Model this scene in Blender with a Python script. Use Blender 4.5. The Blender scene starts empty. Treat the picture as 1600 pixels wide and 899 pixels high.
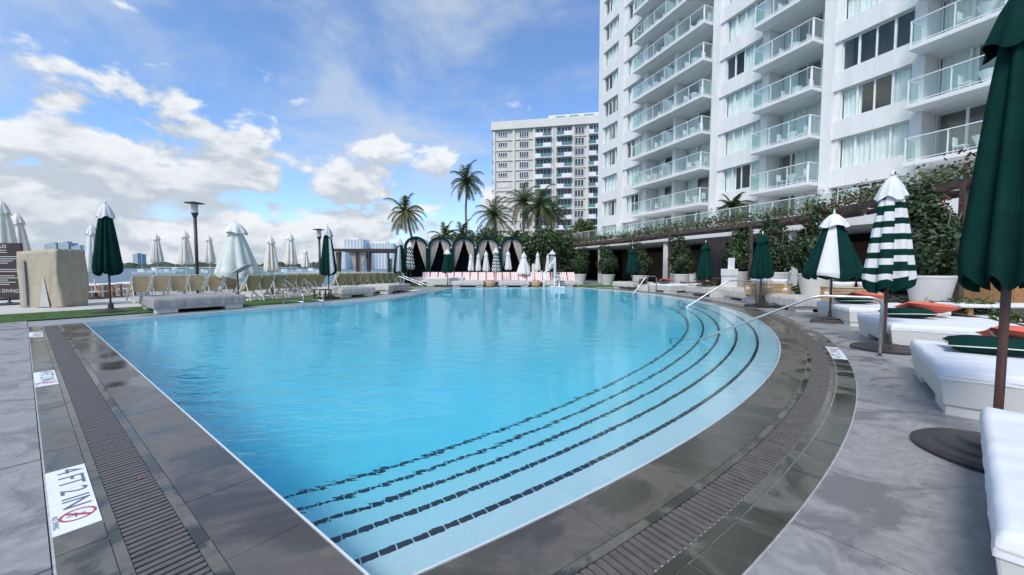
import bpy, math, random
from mathutils import Vector, Matrix, geometry
random.seed(7)
S = bpy.context.scene
COL = S.collection
R = math.radians
# ------------------------------------------------------------------ camera, sky, sun, exposure
EYE = 1.5
PITCH = math.atan(31.5 / 600)
cam_d = bpy.data.cameras.new('camera')
cam_d.sensor_width = 36.0
cam_d.lens = 13.5
cam_d.clip_start = 0.05
cam_d.clip_end = 12000
cam = bpy.data.objects.new('camera', cam_d)
COL.objects.link(cam)
cam.location = (0, 0, EYE)
cam.rotation_euler = (R(90) - PITCH, 0, 0)
S.camera = cam
S.view_settings.view_transform = 'Standard'
S.view_settings.look = 'None'
S.view_settings.gamma = 1.0
S.view_settings.use_curve_mapping = False
S.view_settings.exposure = 1.12
SUN_AZ = math.atan2(-0.50, -0.86)    # compass angle from +Y towards +X: high behind the camera, veiled by thin cloud
SUN_EL = R(50)
sd = bpy.data.lights.new('sun', 'SUN')
sd.energy = 1.5
sd.angle = R(20)
sd.color = (1.0, 0.95, 0.85)
sun = bpy.data.objects.new('sun', sd)
COL.objects.link(sun)
to_sun = Vector((math.sin(SUN_AZ) * math.cos(SUN_EL), math.cos(SUN_AZ) * math.cos(SUN_EL), math.sin(SUN_EL)))
sun.rotation_euler = (-to_sun).to_track_quat('-Z', 'Y').to_euler()
sun.location = (-20, -30, 60)

W = bpy.data.worlds.new('World')
S.world = W
W.use_nodes = True
def world_nodes():
    nt = W.node_tree
    nt.nodes.clear()
    N = nt.nodes.new
    L = nt.links.new
    def math_(op, a, b=None, c=None, clamp=False):
        n = N('ShaderNodeMath'); n.operation = op; n.use_clamp = clamp
        for i, v in enumerate((a, b, c)):
            if v is None: continue
            if isinstance(v, (int, float)): n.inputs[i].default_value = v
            else: L(v, n.inputs[i])
        return n.outputs[0]
    def ramp(v, lo, hi, a=0.0, b=1.0):
        n = N('ShaderNodeMapRange'); n.interpolation_type = 'SMOOTHSTEP'
        L(v, n.inputs[0])
        for i, x in ((1, lo), (2, hi), (3, a), (4, b)): n.inputs[i].default_value = x
        return n.outputs[0]
    sky = N('ShaderNodeTexSky'); sky.sky_type = 'NISHITA'; sky.sun_disc = False
    sky.sun_elevation = SUN_EL; sky.sun_rotation = SUN_AZ
    sky.air_density = 1.0; sky.dust_density = 0.6; sky.ozone_density = 2.2
    co = N('ShaderNodeTexCoord')
    sep = N('ShaderNodeSeparateXYZ'); L(co.outputs['Generated'], sep.inputs[0])
    x, y, z = sep.outputs
    def noise(vec, scale, detail, rough, dist=0.0):
        n = N('ShaderNodeTexNoise'); L(vec, n.inputs['Vector'])
        n.inputs['Scale'].default_value = scale; n.inputs['Detail'].default_value = detail
        n.inputs['Roughness'].default_value = rough; n.inputs['Distortion'].default_value = dist
        return n.outputs['Fac']
    def comb(a, b, c):
        n = N('ShaderNodeCombineXYZ')
        for i, v in enumerate((a, b, c)):
            if isinstance(v, (int, float)): n.inputs[i].default_value = v
            else: L(v, n.inputs[i])
        return n.outputs[0]
    zc = math_('MAXIMUM', z, 0.0)
    inv = math_('DIVIDE', 1.0, math_('ADD', zc, 0.22))
    hi = comb(math_('MULTIPLY', x, inv), math_('MULTIPLY', y, inv), 9.1)
    n1 = noise(hi, 1.25, 10, 0.58, 0.35)
    west = math_('MULTIPLY', x, -0.10)
    m1 = ramp(math_('ADD', n1, west), 0.51, 0.76)
    m1 = math_('MULTIPLY', m1, 0.85)
    # heaped clouds low over the bay
    lo = comb(math_('MULTIPLY_ADD', x, 3.0, 1.7), math_('MULTIPLY_ADD', y, 3.0, 0), math_('MULTIPLY', zc, 5.6))
    n2 = noise(lo, 2.7, 12, 0.54, 0.2)
    lift = ramp(zc, 0.02, 0.55, 0.12, -0.20)
    west2 = math_('MULTIPLY', x, -0.13)
    d2 = math_('ADD', math_('ADD', n2, lift), west2)
    m2 = ramp(d2, 0.535, 0.645)
    up = comb(math_('MULTIPLY_ADD', x, 3.0, 1.7), math_('MULTIPLY_ADD', y, 3.0, 0), math_('ADD', math_('MULTIPLY', zc, 5.6), 0.22))
    n3 = noise(up, 2.7, 8, 0.54, 0.2)
    shade = ramp(math_('SUBTRACT', n2, n3), -0.09, 0.12)
    thick = ramp(d2, 0.62, 0.92, 1.0, 0.55)
    sh = math_('MULTIPLY', math_('ADD', math_('MULTIPLY', shade, 0.62), 0.38), thick)
    c2 = N('ShaderNodeMix'); c2.data_type = 'RGBA'
    L(sh, c2.inputs[0]); c2.inputs[6].default_value = (0.160, 0.198, 0.250, 1); c2.inputs[7].default_value = (0.415, 0.432, 0.448, 1)
    skm = N('ShaderNodeMix'); skm.data_type = 'RGBA'; skm.blend_type = 'MULTIPLY'; skm.inputs[0].default_value = 1.0
    L(sky.outputs[0], skm.inputs[6]); skm.inputs[7].default_value = (0.075, 0.088, 0.104, 1)
    a = N('ShaderNodeMix'); a.data_type = 'RGBA'
    L(m1, a.inputs[0]); L(skm.outputs[2], a.inputs[6]); a.inputs[7].default_value = (0.275, 0.318, 0.375, 1)
    b = N('ShaderNodeMix'); b.data_type = 'RGBA'
    L(m2, b.inputs[0]); L(a.outputs[2], b.inputs[6]); L(c2.outputs[2], b.inputs[7])
    bg = N('ShaderNodeBackground'); L(b.outputs[2], bg.inputs[0]); bg.inputs[1].default_value = 1.0
    out = N('ShaderNodeOutputWorld'); L(bg.outputs[0], out.inputs[0])
world_nodes()
cy = S.cycles
cy.use_denoising = True
cy.caustics_refractive = True
cy.caustics_reflective = False
cy.sample_clamp_indirect = 4.0
cy.max_bounces = 10
cy.transparent_max_bounces = 16
cy.transmission_bounces = 8
cy.glossy_bounces = 4
cy.diffuse_bounces = 4

# ------------------------------------------------------------------ helpers
def at(x, y, Y):
    """point on the sight line through photo pixel x, y at distance Y"""
    a = (x - 800) / 600; b = -(y - 449.5) / 600
    c, s = math.cos(PITCH), math.sin(PITCH)
    t = Y / (c + b * s)
    return Vector((a * t, Y, EYE + (-s + b * c) * t))

def tag(o, label=None, cat=None, group=None, kind=None, category=None):
    cat = cat or category
    if label: o['label'] = label
    if cat: o['category'] = cat
    if group: o['group'] = group
    if kind: o['kind'] = kind
    return o

def empty(name, loc, rz=0.0, **k):
    o = bpy.data.objects.new(name, None)
    o.empty_display_size = 0.2
    COL.objects.link(o)
    o.location = loc
    o.rotation_euler = (0, 0, rz)
    return tag(o, **k)

class MB:
    def __init__(self):
        self.v = []; self.f = []; self.m = []
    def add(self, vs, fs, mi=0):
        b = len(self.v)
        self.v.extend([tuple(p) for p in vs])
        for i, q in enumerate(fs):
            self.f.append(tuple(b + k for k in q))
            self.m.append(mi if isinstance(mi, int) else mi[i])
        return self
    def hbar(self, a, b, w, h, mi=0):
        """level beam: w across, h tall, centred on the line a-b"""
        a = Vector(a); b = Vector(b); d = b - a
        n = Vector((-d.y, d.x, 0)).normalized() * (w / 2); u = Vector((0, 0, h / 2))
        return self.add([a - n - u, a + n - u, a + n + u, a - n + u, b - n - u, b + n - u, b + n + u, b - n + u], [(3, 2, 1, 0), (4, 5, 6, 7), (0, 1, 5, 4), (1, 2, 6, 5), (2, 3, 7, 6), (3, 0, 4, 7)], mi)
    def box(self, x0, x1, y0, y1, z0, z1, mi=0, M=None):
        vs = [Vector((x, y, z)) for z in (z0, z1) for (x, y) in ((x0, y0), (x1, y0), (x1, y1), (x0, y1))]
        if M: vs = [M @ p for p in vs]
        return self.add(vs, [(0, 3, 2, 1), (4, 5, 6, 7), (0, 1, 5, 4), (1, 2, 6, 5), (2, 3, 7, 6), (3, 0, 4, 7)], mi)
    def prism(self, poly, z0, z1, mi=0):
        n = len(poly)
        vs = [(p[0], p[1], z0) for p in poly] + [(p[0], p[1], z1) for p in poly]
        fs = [tuple(range(n - 1, -1, -1)), tuple(range(n, 2 * n))] + [(i, (i + 1) % n, n + (i + 1) % n, n + i) for i in range(n)]
        return self.add(vs, fs, mi)
    def bar(self, a, b, w, h=None, mi=0):
        a = Vector(a); b = Vector(b); h = h or w
        d = b - a; L = d.length
        q = d.to_track_quat('Z', 'Y').to_matrix().to_4x4()
        return self.box(-w / 2, w / 2, -h / 2, h / 2, 0, L, mi, Matrix.Translation(a) @ q)
    def tube(self, pts, rad, seg=8, mi=0, cap=True):
        pts = [Vector(p) for p in pts]; n = len(pts)
        rs = rad if isinstance(rad, (list, tuple)) else [rad] * n
        vs = []; fs = []
        prev = None
        for i, p in enumerate(pts):
            d = (pts[min(i + 1, n - 1)] - pts[max(i - 1, 0)]).normalized()
            if prev is None:
                ref = Vector((0, 0, 1)) if abs(d.z) < 0.9 else Vector((1, 0, 0))
                u = d.cross(ref).normalized()
            else:
                u = (prev - d * prev.dot(d)).normalized()
            prev = u
            w = d.cross(u)
            for k in range(seg):
                a = 2 * math.pi * k / seg
                vs.append(p + (u * math.cos(a) + w * math.sin(a)) * rs[i])
        for i in range(n - 1):
            for k in range(seg):
                fs.append((i * seg + k, i * seg + (k + 1) % seg, (i + 1) * seg + (k + 1) % seg, (i + 1) * seg + k))
        if cap:
            fs.append(tuple(range(seg - 1, -1, -1))); fs.append(tuple((n - 1) * seg + k for k in range(seg)))
        return self.add(vs, fs, mi)
    def lathe(self, prof, seg=24, mi=0, rf=None, mf=None, ox=0, oy=0):
        """prof: (r, z) from bottom to top or top to bottom"""
        vs = []; fs = []; ms = []
        n = len(prof)
        for i, (r, z) in enumerate(prof):
            for k in range(seg):
                a = 2 * math.pi * k / seg
                rr, zz = (r, z) if rf is None else rf(r, z, a, i)
                vs.append((ox + rr * math.cos(a), oy + rr * math.sin(a), zz))
        for i in range(n - 1):
            for k in range(seg):
                fs.append((i * seg + k, i * seg + (k + 1) % seg, (i + 1) * seg + (k + 1) % seg, (i + 1) * seg + k))
                ms.append(mi if mf is None else mf(i, k))
        return self.add(vs, fs, ms)
    def disc(self, r, z, seg=24, mi=0, ox=0, oy=0):
        return self.add([(ox + r * math.cos(2 * math.pi * k / seg), oy + r * math.sin(2 * math.pi * k / seg), z) for k in range(seg)], [tuple(range(seg))], mi)
    def leaves(self, c, rad, n, size, mats=1, shell=0.45, rnd=None, zmin=None, aspect=1.7, accept=None):
        rnd = rnd or random
        c = Vector(c)
        k = 0
        while k < n:
            d = Vector((rnd.gauss(0, 1), rnd.gauss(0, 1), rnd.gauss(0, 1)))
            if d.length < 1e-6: continue
            d.normalize()
            d *= shell + (1 - shell) * rnd.random() ** 0.6
            d *= 1 + 0.13 * math.sin(d.x * 7 + d.z * 5 + c.x) + 0.1 * math.sin(d.y * 9 - d.z * 6)
            p = c + Vector((d.x * rad[0], d.y * rad[1], d.z * rad[2]))
            k += 1
            if zmin is not None and p.z < zmin: continue
            if accept and not accept(p): continue
            self.leaf(p, d + Vector((rnd.gauss(0, .6), rnd.gauss(0, .6), rnd.gauss(0, .6) + .3)), size * rnd.uniform(.6, 1.3), aspect, rnd.randrange(mats), rnd)
        return self
    def leaf(self, p, nrm, s, aspect, mi, rnd):
        nrm = Vector(nrm).normalized()
        t = nrm.orthogonal().normalized()
        a = rnd.random() * 6.283
        b = nrm.cross(t)
        u = t * math.cos(a) + b * math.sin(a); w = nrm.cross(u)
        u = u * s * aspect * .5; w = w * s * .5
        self.add([p - u, p + w, p + u + nrm * s * .15, p - w], [(0, 1, 2, 3)], mi)
    def build(self, name, mats, parent=None, loc=None, rz=None, smooth=False, bevel=0, **k):
        me = bpy.data.meshes.new(name)
        me.from_pydata(self.v, [], self.f)
        mats = mats if isinstance(mats, (list, tuple)) else [mats]
        for m in mats: me.materials.append(m)
        if len(mats) > 1: me.polygons.foreach_set('material_index', self.m)
        if smooth: me.polygons.foreach_set('use_smooth', [True] * len(self.f))
        me.update()
        return link(name, me, parent, loc, rz, bevel, **k)

def link(name, me, parent=None, loc=None, rz=None, bevel=0, **k):
    o = bpy.data.objects.new(name, me)
    COL.objects.link(o)
    if parent: o.parent = parent
    if loc is not None: o.location = loc
    if rz is not None: o.rotation_euler = (0, 0, rz)
    if bevel:
        b = o.modifiers.new('bevel', 'BEVEL'); b.width = bevel; b.segments = 2; b.limit_method = 'ANGLE'
    return tag(o, **k)

def copy_tree(o, parent=None):
    c = o.copy(); COL.objects.link(c)
    if parent: c.parent = parent
    for ch in [q for q in KIDS.get(o.name, [])] or list(o.children): copy_tree(ch, c)
    return c
KIDS = {}

def words(n):
    return ['first', 'second', 'third', 'fourth', 'fifth', 'sixth', 'seventh', 'eighth', 'ninth', 'tenth', 'eleventh', 'twelfth', 'thirteenth', 'fourteenth', 'fifteenth', 'sixteenth', 'seventeenth', 'eighteenth', 'nineteenth', 'twentieth'][n]

def text_mesh(body, size, extrude=0.0):
    cu = bpy.data.curves.new('lettering', 'FONT')
    cu.body = body; cu.size = size; cu.extrude = extrude; cu.resolution_u = 3
    cu.align_x = 'CENTER'; cu.align_y = 'CENTER'
    o = bpy.data.objects.new('lettering', cu)
    me = bpy.data.meshes.new_from_object(o)
    bpy.data.objects.remove(o)
    return me

# ------------------------------------------------------------------ materials
def mat(name, col, rough=0.6, var=0.12, scale=6.0, metal=0.0, bump=0.0, bscale=40.0, spec=0.5, col2=None, rvar=0.0, detail=6, sheen=0.0, trans=0.0, stretch=None):
    m = bpy.data.materials.new(name); m.use_nodes = True
    nt = m.node_tree; N = nt.nodes.new; L = nt.links.new
    p = nt.nodes['Principled BSDF']
    p.inputs['Roughness'].default_value = rough
    p.inputs['Metallic'].default_value = metal
    p.inputs['Specular IOR Level'].default_value = spec
    if sheen: p.inputs['Sheen Weight'].default_value = sheen
    co = N('ShaderNodeTexCoord')
    if var or col2:
        n = N('ShaderNodeTexNoise')
        if stretch:
            mg = N('ShaderNodeMapping'); mg.inputs['Scale'].default_value = stretch; L(co.outputs['Object'], mg.inputs[0]); L(mg.outputs[0], n.inputs['Vector'])
        else: L(co.outputs['Object'], n.inputs['Vector'])
        n.inputs['Scale'].default_value = scale; n.inputs['Detail'].default_value = detail; n.inputs['Roughness'].default_value = 0.62
        mr = N('ShaderNodeMapRange'); L(n.outputs['Fac'], mr.inputs[0])
        mr.inputs[1].default_value = 0.3; mr.inputs[2].default_value = 0.7
        mx = N('ShaderNodeMix'); mx.data_type = 'RGBA'
        L(mr.outputs[0], mx.inputs[0])
        c2 = col2 or tuple(min(1, c * (1 + var)) for c in col)
        c1 = col if col2 else tuple(c * (1 - var) for c in col)
        mx.inputs[6].default_value = (*c1, 1); mx.inputs[7].default_value = (*c2, 1)
        L(mx.outputs[2], p.inputs['Base Color'])
        if rvar:
            r2 = N('ShaderNodeMapRange'); L(n.outputs['Fac'], r2.inputs[0])
            r2.inputs[1].default_value = 0.35; r2.inputs[2].default_value = 0.65
            r2.inputs[3].default_value = max(0.02, rough - rvar); r2.inputs[4].default_value = rough + rvar
            L(r2.outputs[0], p.inputs['Roughness'])
    else:
        p.inputs['Base Color'].default_value = (*col, 1)
    if bump:
        n2 = N('ShaderNodeTexNoise'); L(co.outputs['Object'], n2.inputs['Vector'])
        n2.inputs['Scale'].default_value = bscale; n2.inputs['Detail'].default_value = 5
        b = N('ShaderNodeBump'); b.inputs['Strength'].default_value = bump; b.inputs['Distance'].default_value = 0.02
        L(n2.outputs['Fac'], b.inputs['Height']); L(b.outputs[0], p.inputs['Normal'])
    if trans:
        tr = N('ShaderNodeBsdfTranslucent')
        if var or col2: L(mx.outputs[2], tr.inputs[0])
        else: tr.inputs[0].default_value = (*col, 1)
        ms = N('ShaderNodeMixShader'); ms.inputs[0].default_value = trans
        L(p.outputs[0], ms.inputs[1]); L(tr.outputs[0], ms.inputs[2])
        L(ms.outputs[0], nt.nodes['Material Output'].inputs[0])
    return m

def glass(name, tint, refl=1.0, rough=0.02, frost=0.0):
    """thin pane: see-through tint under a Fresnel reflection"""
    m = bpy.data.materials.new(name); m.use_nodes = True
    nt = m.node_tree; N = nt.nodes.new; L = nt.links.new
    nt.nodes.remove(nt.nodes['Principled BSDF'])
    t = N('ShaderNodeBsdfTransparent'); t.inputs[0].default_value = (*tint, 1)
    g = N('ShaderNodeBsdfGlossy'); g.inputs[1].default_value = rough; g.inputs[0].default_value = (.9, 1, .97, 1)
    fr = N('ShaderNodeFresnel')
    bf = N('ShaderNodeNewGeometry'); io = N('ShaderNodeMapRange'); L(bf.outputs['Backfacing'], io.inputs[0]); io.inputs[3].default_value = 1.5; io.inputs[4].default_value = 1 / 1.5
    L(io.outputs[0], fr.inputs[0])        # a thin sheet reflects alike from both sides
    ml = N('ShaderNodeMath'); ml.operation = 'MULTIPLY'; ml.inputs[1].default_value = refl; ml.use_clamp = True
    L(fr.outputs[0], ml.inputs[0])
    body = t.outputs[0]
    if frost:
        d = N('ShaderNodeBsdfDiffuse'); d.inputs[0].default_value = (.58, .71, .68, 1)
        fx = N('ShaderNodeMixShader'); fx.inputs[0].default_value = frost; L(t.outputs[0], fx.inputs[1]); L(d.outputs[0], fx.inputs[2]); body = fx.outputs[0]
    ms = N('ShaderNodeMixShader'); L(ml.outputs[0], ms.inputs[0]); L(body, ms.inputs[1]); L(g.outputs[0], ms.inputs[2])
    L(ms.outputs[0], nt.nodes['Material Output'].inputs[0])
    return m

M = {}
M['white'] = mat('white_stucco', (.735, .735, .72), .7, .07, 2.2, stretch=(1, 1, .12), bump=.08, bscale=60)
M['soffit'] = mat('white_soffit', (.72, .73, .73), .8, .04, 2)
M['white_metal'] = mat('white_metal', (.8, .81, .82), .35, .02)
M['steel'] = mat('brushed_steel', (.50, .51, .52), .36, .05, 30, metal=1.0)
M['dark_metal'] = mat('dark_bronze_metal', (.035, .028, .025), .45, .2)
M['brown_pole'] = mat('brown_pole_paint', (.075, .035, .028), .35, .2, 12)
M['base_plastic'] = mat('umbrella_base_plastic', (.035, .03, .028), .38, .25, 5, rvar=.1)
M['green'] = mat('green_canvas', (.0028, .030, .0245), .95, .25, 3, bump=.5, bscale=7, spec=.12)
M['wcanvas'] = mat('white_canvas', (.74, .74, .73), .85, .06, 3, trans=.12)
M['cream'] = mat('cream_canvas', (.80, .77, .68), .85, .07, 3, trans=.12)
M['pale_green_canvas'] = mat('pale_green_canvas', (.68, .72, .66), .85, .07, 3, trans=.15)
M['grey_canvas'] = mat('pale_grey_canvas', (.52, .53, .54), .85, .08, 4)
M['curtain'] = mat('taupe_curtain', (.40, .36, .33), .9, .1, 4)
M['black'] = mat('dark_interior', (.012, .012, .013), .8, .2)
M['room'] = mat('dim_room', (.22, .21, .20), .9, .5, .5)
M['sheer'] = mat('sheer_curtain', (.86, .90, .87), .9, .05, 3)
M['glass'] = glass('window_glass', (.91, .965, .945), 1.2)
M['rail_glass'] = glass('balustrade_glass', (.80, .915, .89), 1.4, frost=.09)
M['tower_glass'] = mat('tower_window_glass', (.05, .06, .07), .08, .3, .2)
M['tower_green'] = mat('tower_green_glass', (.10, .22, .20), .12, .2, .2)
M['beige'] = mat('tower_beige_stucco', (.58, .555, .49), .8, .05, .3)
M['beige_trim'] = mat('tower_trim', (.66, .64, .58), .8, .05, .3)
M['wood'] = mat('orange_teak', (.42, .20, .075), .55, .25, 14)
M['white_wood'] = mat('whitewashed_wood', (.70, .64, .53), .6, .12, 14)
M['dark_wood'] = mat('dark_wood', (.09, .045, .03), .5, .3, 10)
M['vine_wood'] = mat('weathered_beam', (.085, .058, .047), .75, .3, 7, bump=.3, bscale=20)
M['sling'] = mat('olive_sling', (.28, .26, .15), .85, .15, 8, trans=.3)
M['tan_sling'] = mat('tan_sling', (.42, .35, .23), .85, .15, 8, trans=.3)
M['bed_box'] = mat('cream_bed_panel', (.62, .61, .57), .5, .04, 2)
M['cover'] = mat('stone_weather_cover', (.46, .44, .40), .8, .1, 3, bump=.35, bscale=7)
M['grey_cover'] = mat('grey_weather_cover', (.275, .268, .258), .8, .12, 3, bump=.35, bscale=7)
M['khaki_cover'] = mat('khaki_cover', (.40, .35, .26), .85, .12, 3, bump=.5, bscale=5)
M['towel'] = mat('white_towel', (.66, .68, .71), .95, .05, 5, bump=.12, bscale=220)
M['coral'] = mat('coral_cushion', (.62, .13, .085), .9, .08, 20)
M['pot'] = mat('off_white_pot', (.62, .61, .58), .55, .06, 2, bump=.1, bscale=30)
M['wicker'] = mat('natural_wicker', (.46, .31, .17), .7, .25, 25)
M['trunk'] = mat('palm_trunk', (.22, .18, .14), .85, .3, 9, bump=.5, bscale=14)
M['frond'] = mat('palm_leaf', (.055, .085, .022), .45, .3, 2, trans=.3)
M['frond2'] = mat('palm_leaf_yellowing', (.14, .13, .035), .5, .3, 2, trans=.3)
M['leaf'] = mat('leaf_green', (.042, .080, .022), .5, .35, 2, trans=.2)
M['leaf2'] = mat('leaf_dark', (.024, .050, .017), .5, .3, 2, trans=.15)
M['leaf3'] = mat('leaf_fresh', (.075, .115, .028), .5, .3, 2, trans=.25)
M['bract'] = mat('bougainvillea_bract', (.17, .014, .024), .8, .4, 3, trans=.25)
M['gravel'] = mat('white_gravel', (.66, .66, .66), .9, .25, 60, bump=.8, bscale=50)
M['soil'] = mat('bed_soil', (.06, .05, .04), .95, .3, 20)
M['lawn'] = mat('artificial_turf', (.055, .125, .024), .9, .3, 30, bump=.6, bscale=200)
M['blade'] = mat('turf_blade', (.07, .16, .03), .7, .35, 4)
M['pave'] = mat('pale_paving', (.50, .48, .44), .8, .1, 2)
M['land'] = mat('dark_ground', (.13, .12, .10), .9, .3, .3)
M['marker'] = mat('white_marker_tile', (.74, .76, .79), .35, .05, 8)
M['ink'] = mat('grey_blue_lettering', (.11, .13, .18), .5, .1)
M['red_ink'] = mat('red_print', (.42, .05, .06), .5, .1)
M['sign_brown'] = mat('brown_sign_board', (.035, .022, .02), .4, .15)
M['sign_white'] = mat('sign_print', (.62, .62, .60), .6, .05)
M['shore'] = mat('far_shore_trees', (.05, .075, .045), .9, .4, .05)
M['haze_blue'] = mat('haze_tinted_tower', (.34, .39, .44), .7, .08, .02)  # blue-grey of the distant air is mixed into the tower colour
M['far_white'] = mat('far_white_tower', (.72, .73, .74), .7, .06, .05)
M['far_window'] = mat('far_window', (.42, .46, .50), .4, .1)
M['boat'] = mat('white_boat_hull', (.78, .78, .78), .4, .03)
M['slat'] = mat('grate_slat', (.105, .094, .085), .42, .25, 9, rvar=.14)
M['pit'] = mat('drain_channel', (.01, .01, .01), .9, 0)
M['grout'] = mat('pale_grout', (.42, .43, .43), .8, .2, 15)
M['trim'] = mat('white_waterline_tile', (.60, .64, .66), .3, .04, 12)
M['line_tile'] = mat('navy_step_tile', (.018, .03, .045), .25, .3, 30)
M['tarp'] = mat('rolled_white_tarp', (.78, .80, .84), .7, .06, 3)
M['petal'] = mat('fallen_petal', (.55, .08, .10), .8, .1)

def stone(name, dry, wet, scale, wet_amt=.5, rough_dry=.62, rough_wet=.12, streak=0.0, bump=.15, soft=.07):
    """worn paving with damp patches: colour and gloss vary over metres, grain over millimetres"""
    m = bpy.data.materials.new(name); m.use_nodes = True
    nt = m.node_tree; N = nt.nodes.new; L = nt.links.new
    p = nt.nodes['Principled BSDF']
    geo = N('ShaderNodeNewGeometry')
    def noise(sc, det, ro, dist=0, vec=None):
        n = N('ShaderNodeTexNoise'); L(vec or geo.outputs['Position'], n.inputs['Vector'])
        n.inputs['Scale'].default_value = sc; n.inputs['Detail'].default_value = det
        n.inputs['Roughness'].default_value = ro; n.inputs['Distortion'].default_value = dist
        return n.outputs['Fac']
    mp = N('ShaderNodeMapping'); L(geo.outputs['Position'], mp.inputs[0])
    mp.inputs['Scale'].default_value = (1, 1 + streak, 1); mp.inputs['Rotation'].default_value = (0, 0, .5)
    big = noise(scale, 6, .6, 1.6, mp.outputs[0])
    mid = noise(scale * 7, 6, .6, .6)
    fine = noise(170, 3, .6)
    mr = N('ShaderNodeMapRange'); mr.interpolation_type = 'SMOOTHSTEP'; L(big, mr.inputs[0])
    mr.inputs[1].default_value = wet_amt - soft; mr.inputs[2].default_value = wet_amt + soft
    def mix(f, a, b):
        x = N('ShaderNodeMix'); x.data_type = 'RGBA'
        if isinstance(f, float): x.inputs[0].default_value = f
        else: L(f, x.inputs[0])
        for i, c in ((6, a), (7, b)):
            if isinstance(c, tuple): x.inputs[i].default_value = (*c, 1)
            else: L(c, x.inputs[i])
        return x.outputs[2]
    sw = noise(scale * 2.2, 4, .5, 5.0)
    sr = N('ShaderNodeMapRange'); L(sw, sr.inputs[0]); sr.inputs[1].default_value = .38; sr.inputs[2].default_value = .64
    d0 = mix(sr.outputs[0], tuple(c * .74 for c in dry), tuple(min(1, c * 1.16) for c in dry))
    d1 = mix(mid, tuple(c * .62 for c in dry), tuple(min(1, c * 1.3) for c in dry))
    d2 = mix(.5, d0, d1)
    col = mix(mr.outputs[0], wet, d2)
    f2 = N('ShaderNodeMapRange'); L(fine, f2.inputs[0]); f2.inputs[3].default_value = .70; f2.inputs[4].default_value = 1.30
    mm = N('ShaderNodeMix'); mm.data_type = 'RGBA'; mm.blend_type = 'MULTIPLY'; mm.inputs[0].default_value = 1
    L(col, mm.inputs[6]); L(f2.outputs[0], mm.inputs[7])
    L(mm.outputs[2], p.inputs['Base Color'])
    r = N('ShaderNodeMapRange'); L(mr.outputs[0], r.inputs[0]); r.inputs[3].default_value = rough_wet; r.inputs[4].default_value = rough_dry
    L(r.outputs[0], p.inputs['Roughness'])
    b = N('ShaderNodeBump'); b.inputs['Strength'].default_value = bump; b.inputs['Distance'].default_value = .004
    L(fine, b.inputs['Height']); L(b.outputs[0], p.inputs['Normal'])
    return m
M['deck'] = stone('brushed_concrete', (.29, .29, .284), (.165, .167, .168), 1.2, .44, .55, .11, streak=.7, bump=.8, soft=.08)
M['deck2'] = stone('brushed_concrete_far', (.29, .305, .315), (.19, .20, .21), .6, .42, .6, .25)
M['cope'] = stone('grey_green_slate', (.118, .106, .088), (.060, .056, .044), .8, .5, .36, .10, bump=.08)
M['cope2'] = stone('damp_slate', (.135, .128, .108), (.045, .047, .036), 1.4, .52, .48, .05, bump=.08)

def water_mat():
    m = bpy.data.materials.new('pool_water'); m.use_nodes = True
    nt = m.node_tree; N = nt.nodes.new; L = nt.links.new
    nt.nodes.remove(nt.nodes['Principled BSDF'])
    g = N('ShaderNodeBsdfGlass'); g.inputs['Roughness'].default_value = 0; g.inputs['IOR'].default_value = 1.333
    geo = N('ShaderNodeNewGeometry')
    mp = N('ShaderNodeMapping'); L(geo.outputs['Position'], mp.inputs[0])
    mp.inputs['Rotation'].default_value = (0, 0, R(12)); mp.inputs['Scale'].default_value = (.55, 1.25, 1)
    a = N('ShaderNodeTexNoise'); L(mp.outputs[0], a.inputs['Vector']); a.inputs['Scale'].default_value = 3.4; a.inputs['Detail'].default_value = 3; a.inputs['Distortion'].default_value = .5
    b = N('ShaderNodeTexNoise'); L(mp.outputs[0], b.inputs['Vector']); b.inputs['Scale'].default_value = 13; b.inputs['Detail'].default_value = 2
    ad = N('ShaderNodeMath'); ad.operation = 'MULTIPLY_ADD'; L(b.outputs['Fac'], ad.inputs[0]); ad.inputs[1].default_value = .42; L(a.outputs['Fac'], ad.inputs[2])
    sx = N('ShaderNodeSeparateXYZ'); L(geo.outputs['Position'], sx.inputs[0])
    calm = N('ShaderNodeMapRange'); calm.interpolation_type = 'SMOOTHSTEP'; wd = N('ShaderNodeMath'); wd.operation = 'MULTIPLY_ADD'; L(sx.outputs[0], wd.inputs[0]); wd.inputs[1].default_value = -1.2; L(sx.outputs[1], wd.inputs[2]); L(wd.outputs[0], calm.inputs[0])   # the breeze reaches the open side
    for i_, v_ in ((1, 3.6), (2, 10.0), (3, .18), (4, 2.1)): calm.inputs[i_].default_value = v_
    sc_ = N('ShaderNodeMath'); sc_.operation = 'MULTIPLY'; L(ad.outputs[0], sc_.inputs[0]); L(calm.outputs[0], sc_.inputs[1]); ad = sc_
    bp = N('ShaderNodeBump'); bp.inputs['Strength'].default_value = .75; bp.inputs['Distance'].default_value = .05
    L(ad.outputs[0], bp.inputs['Height']); L(bp.outputs[0], g.inputs['Normal'])
    out = nt.nodes['Material Output']
    L(g.outputs[0], out.inputs[0])
    v = N('ShaderNodeVolumeAbsorption'); v.inputs['Color'].default_value = (.02, .915, 1.0, 1); v.inputs['Density'].default_value = .62
    L(v.outputs[0], out.inputs['Volume'])
    return m
M['water'] = water_mat()
M['plaster'] = mat('pale_blue_pool_plaster', (.72, .87, .92), .7, .05, 40, detail=3)
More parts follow.
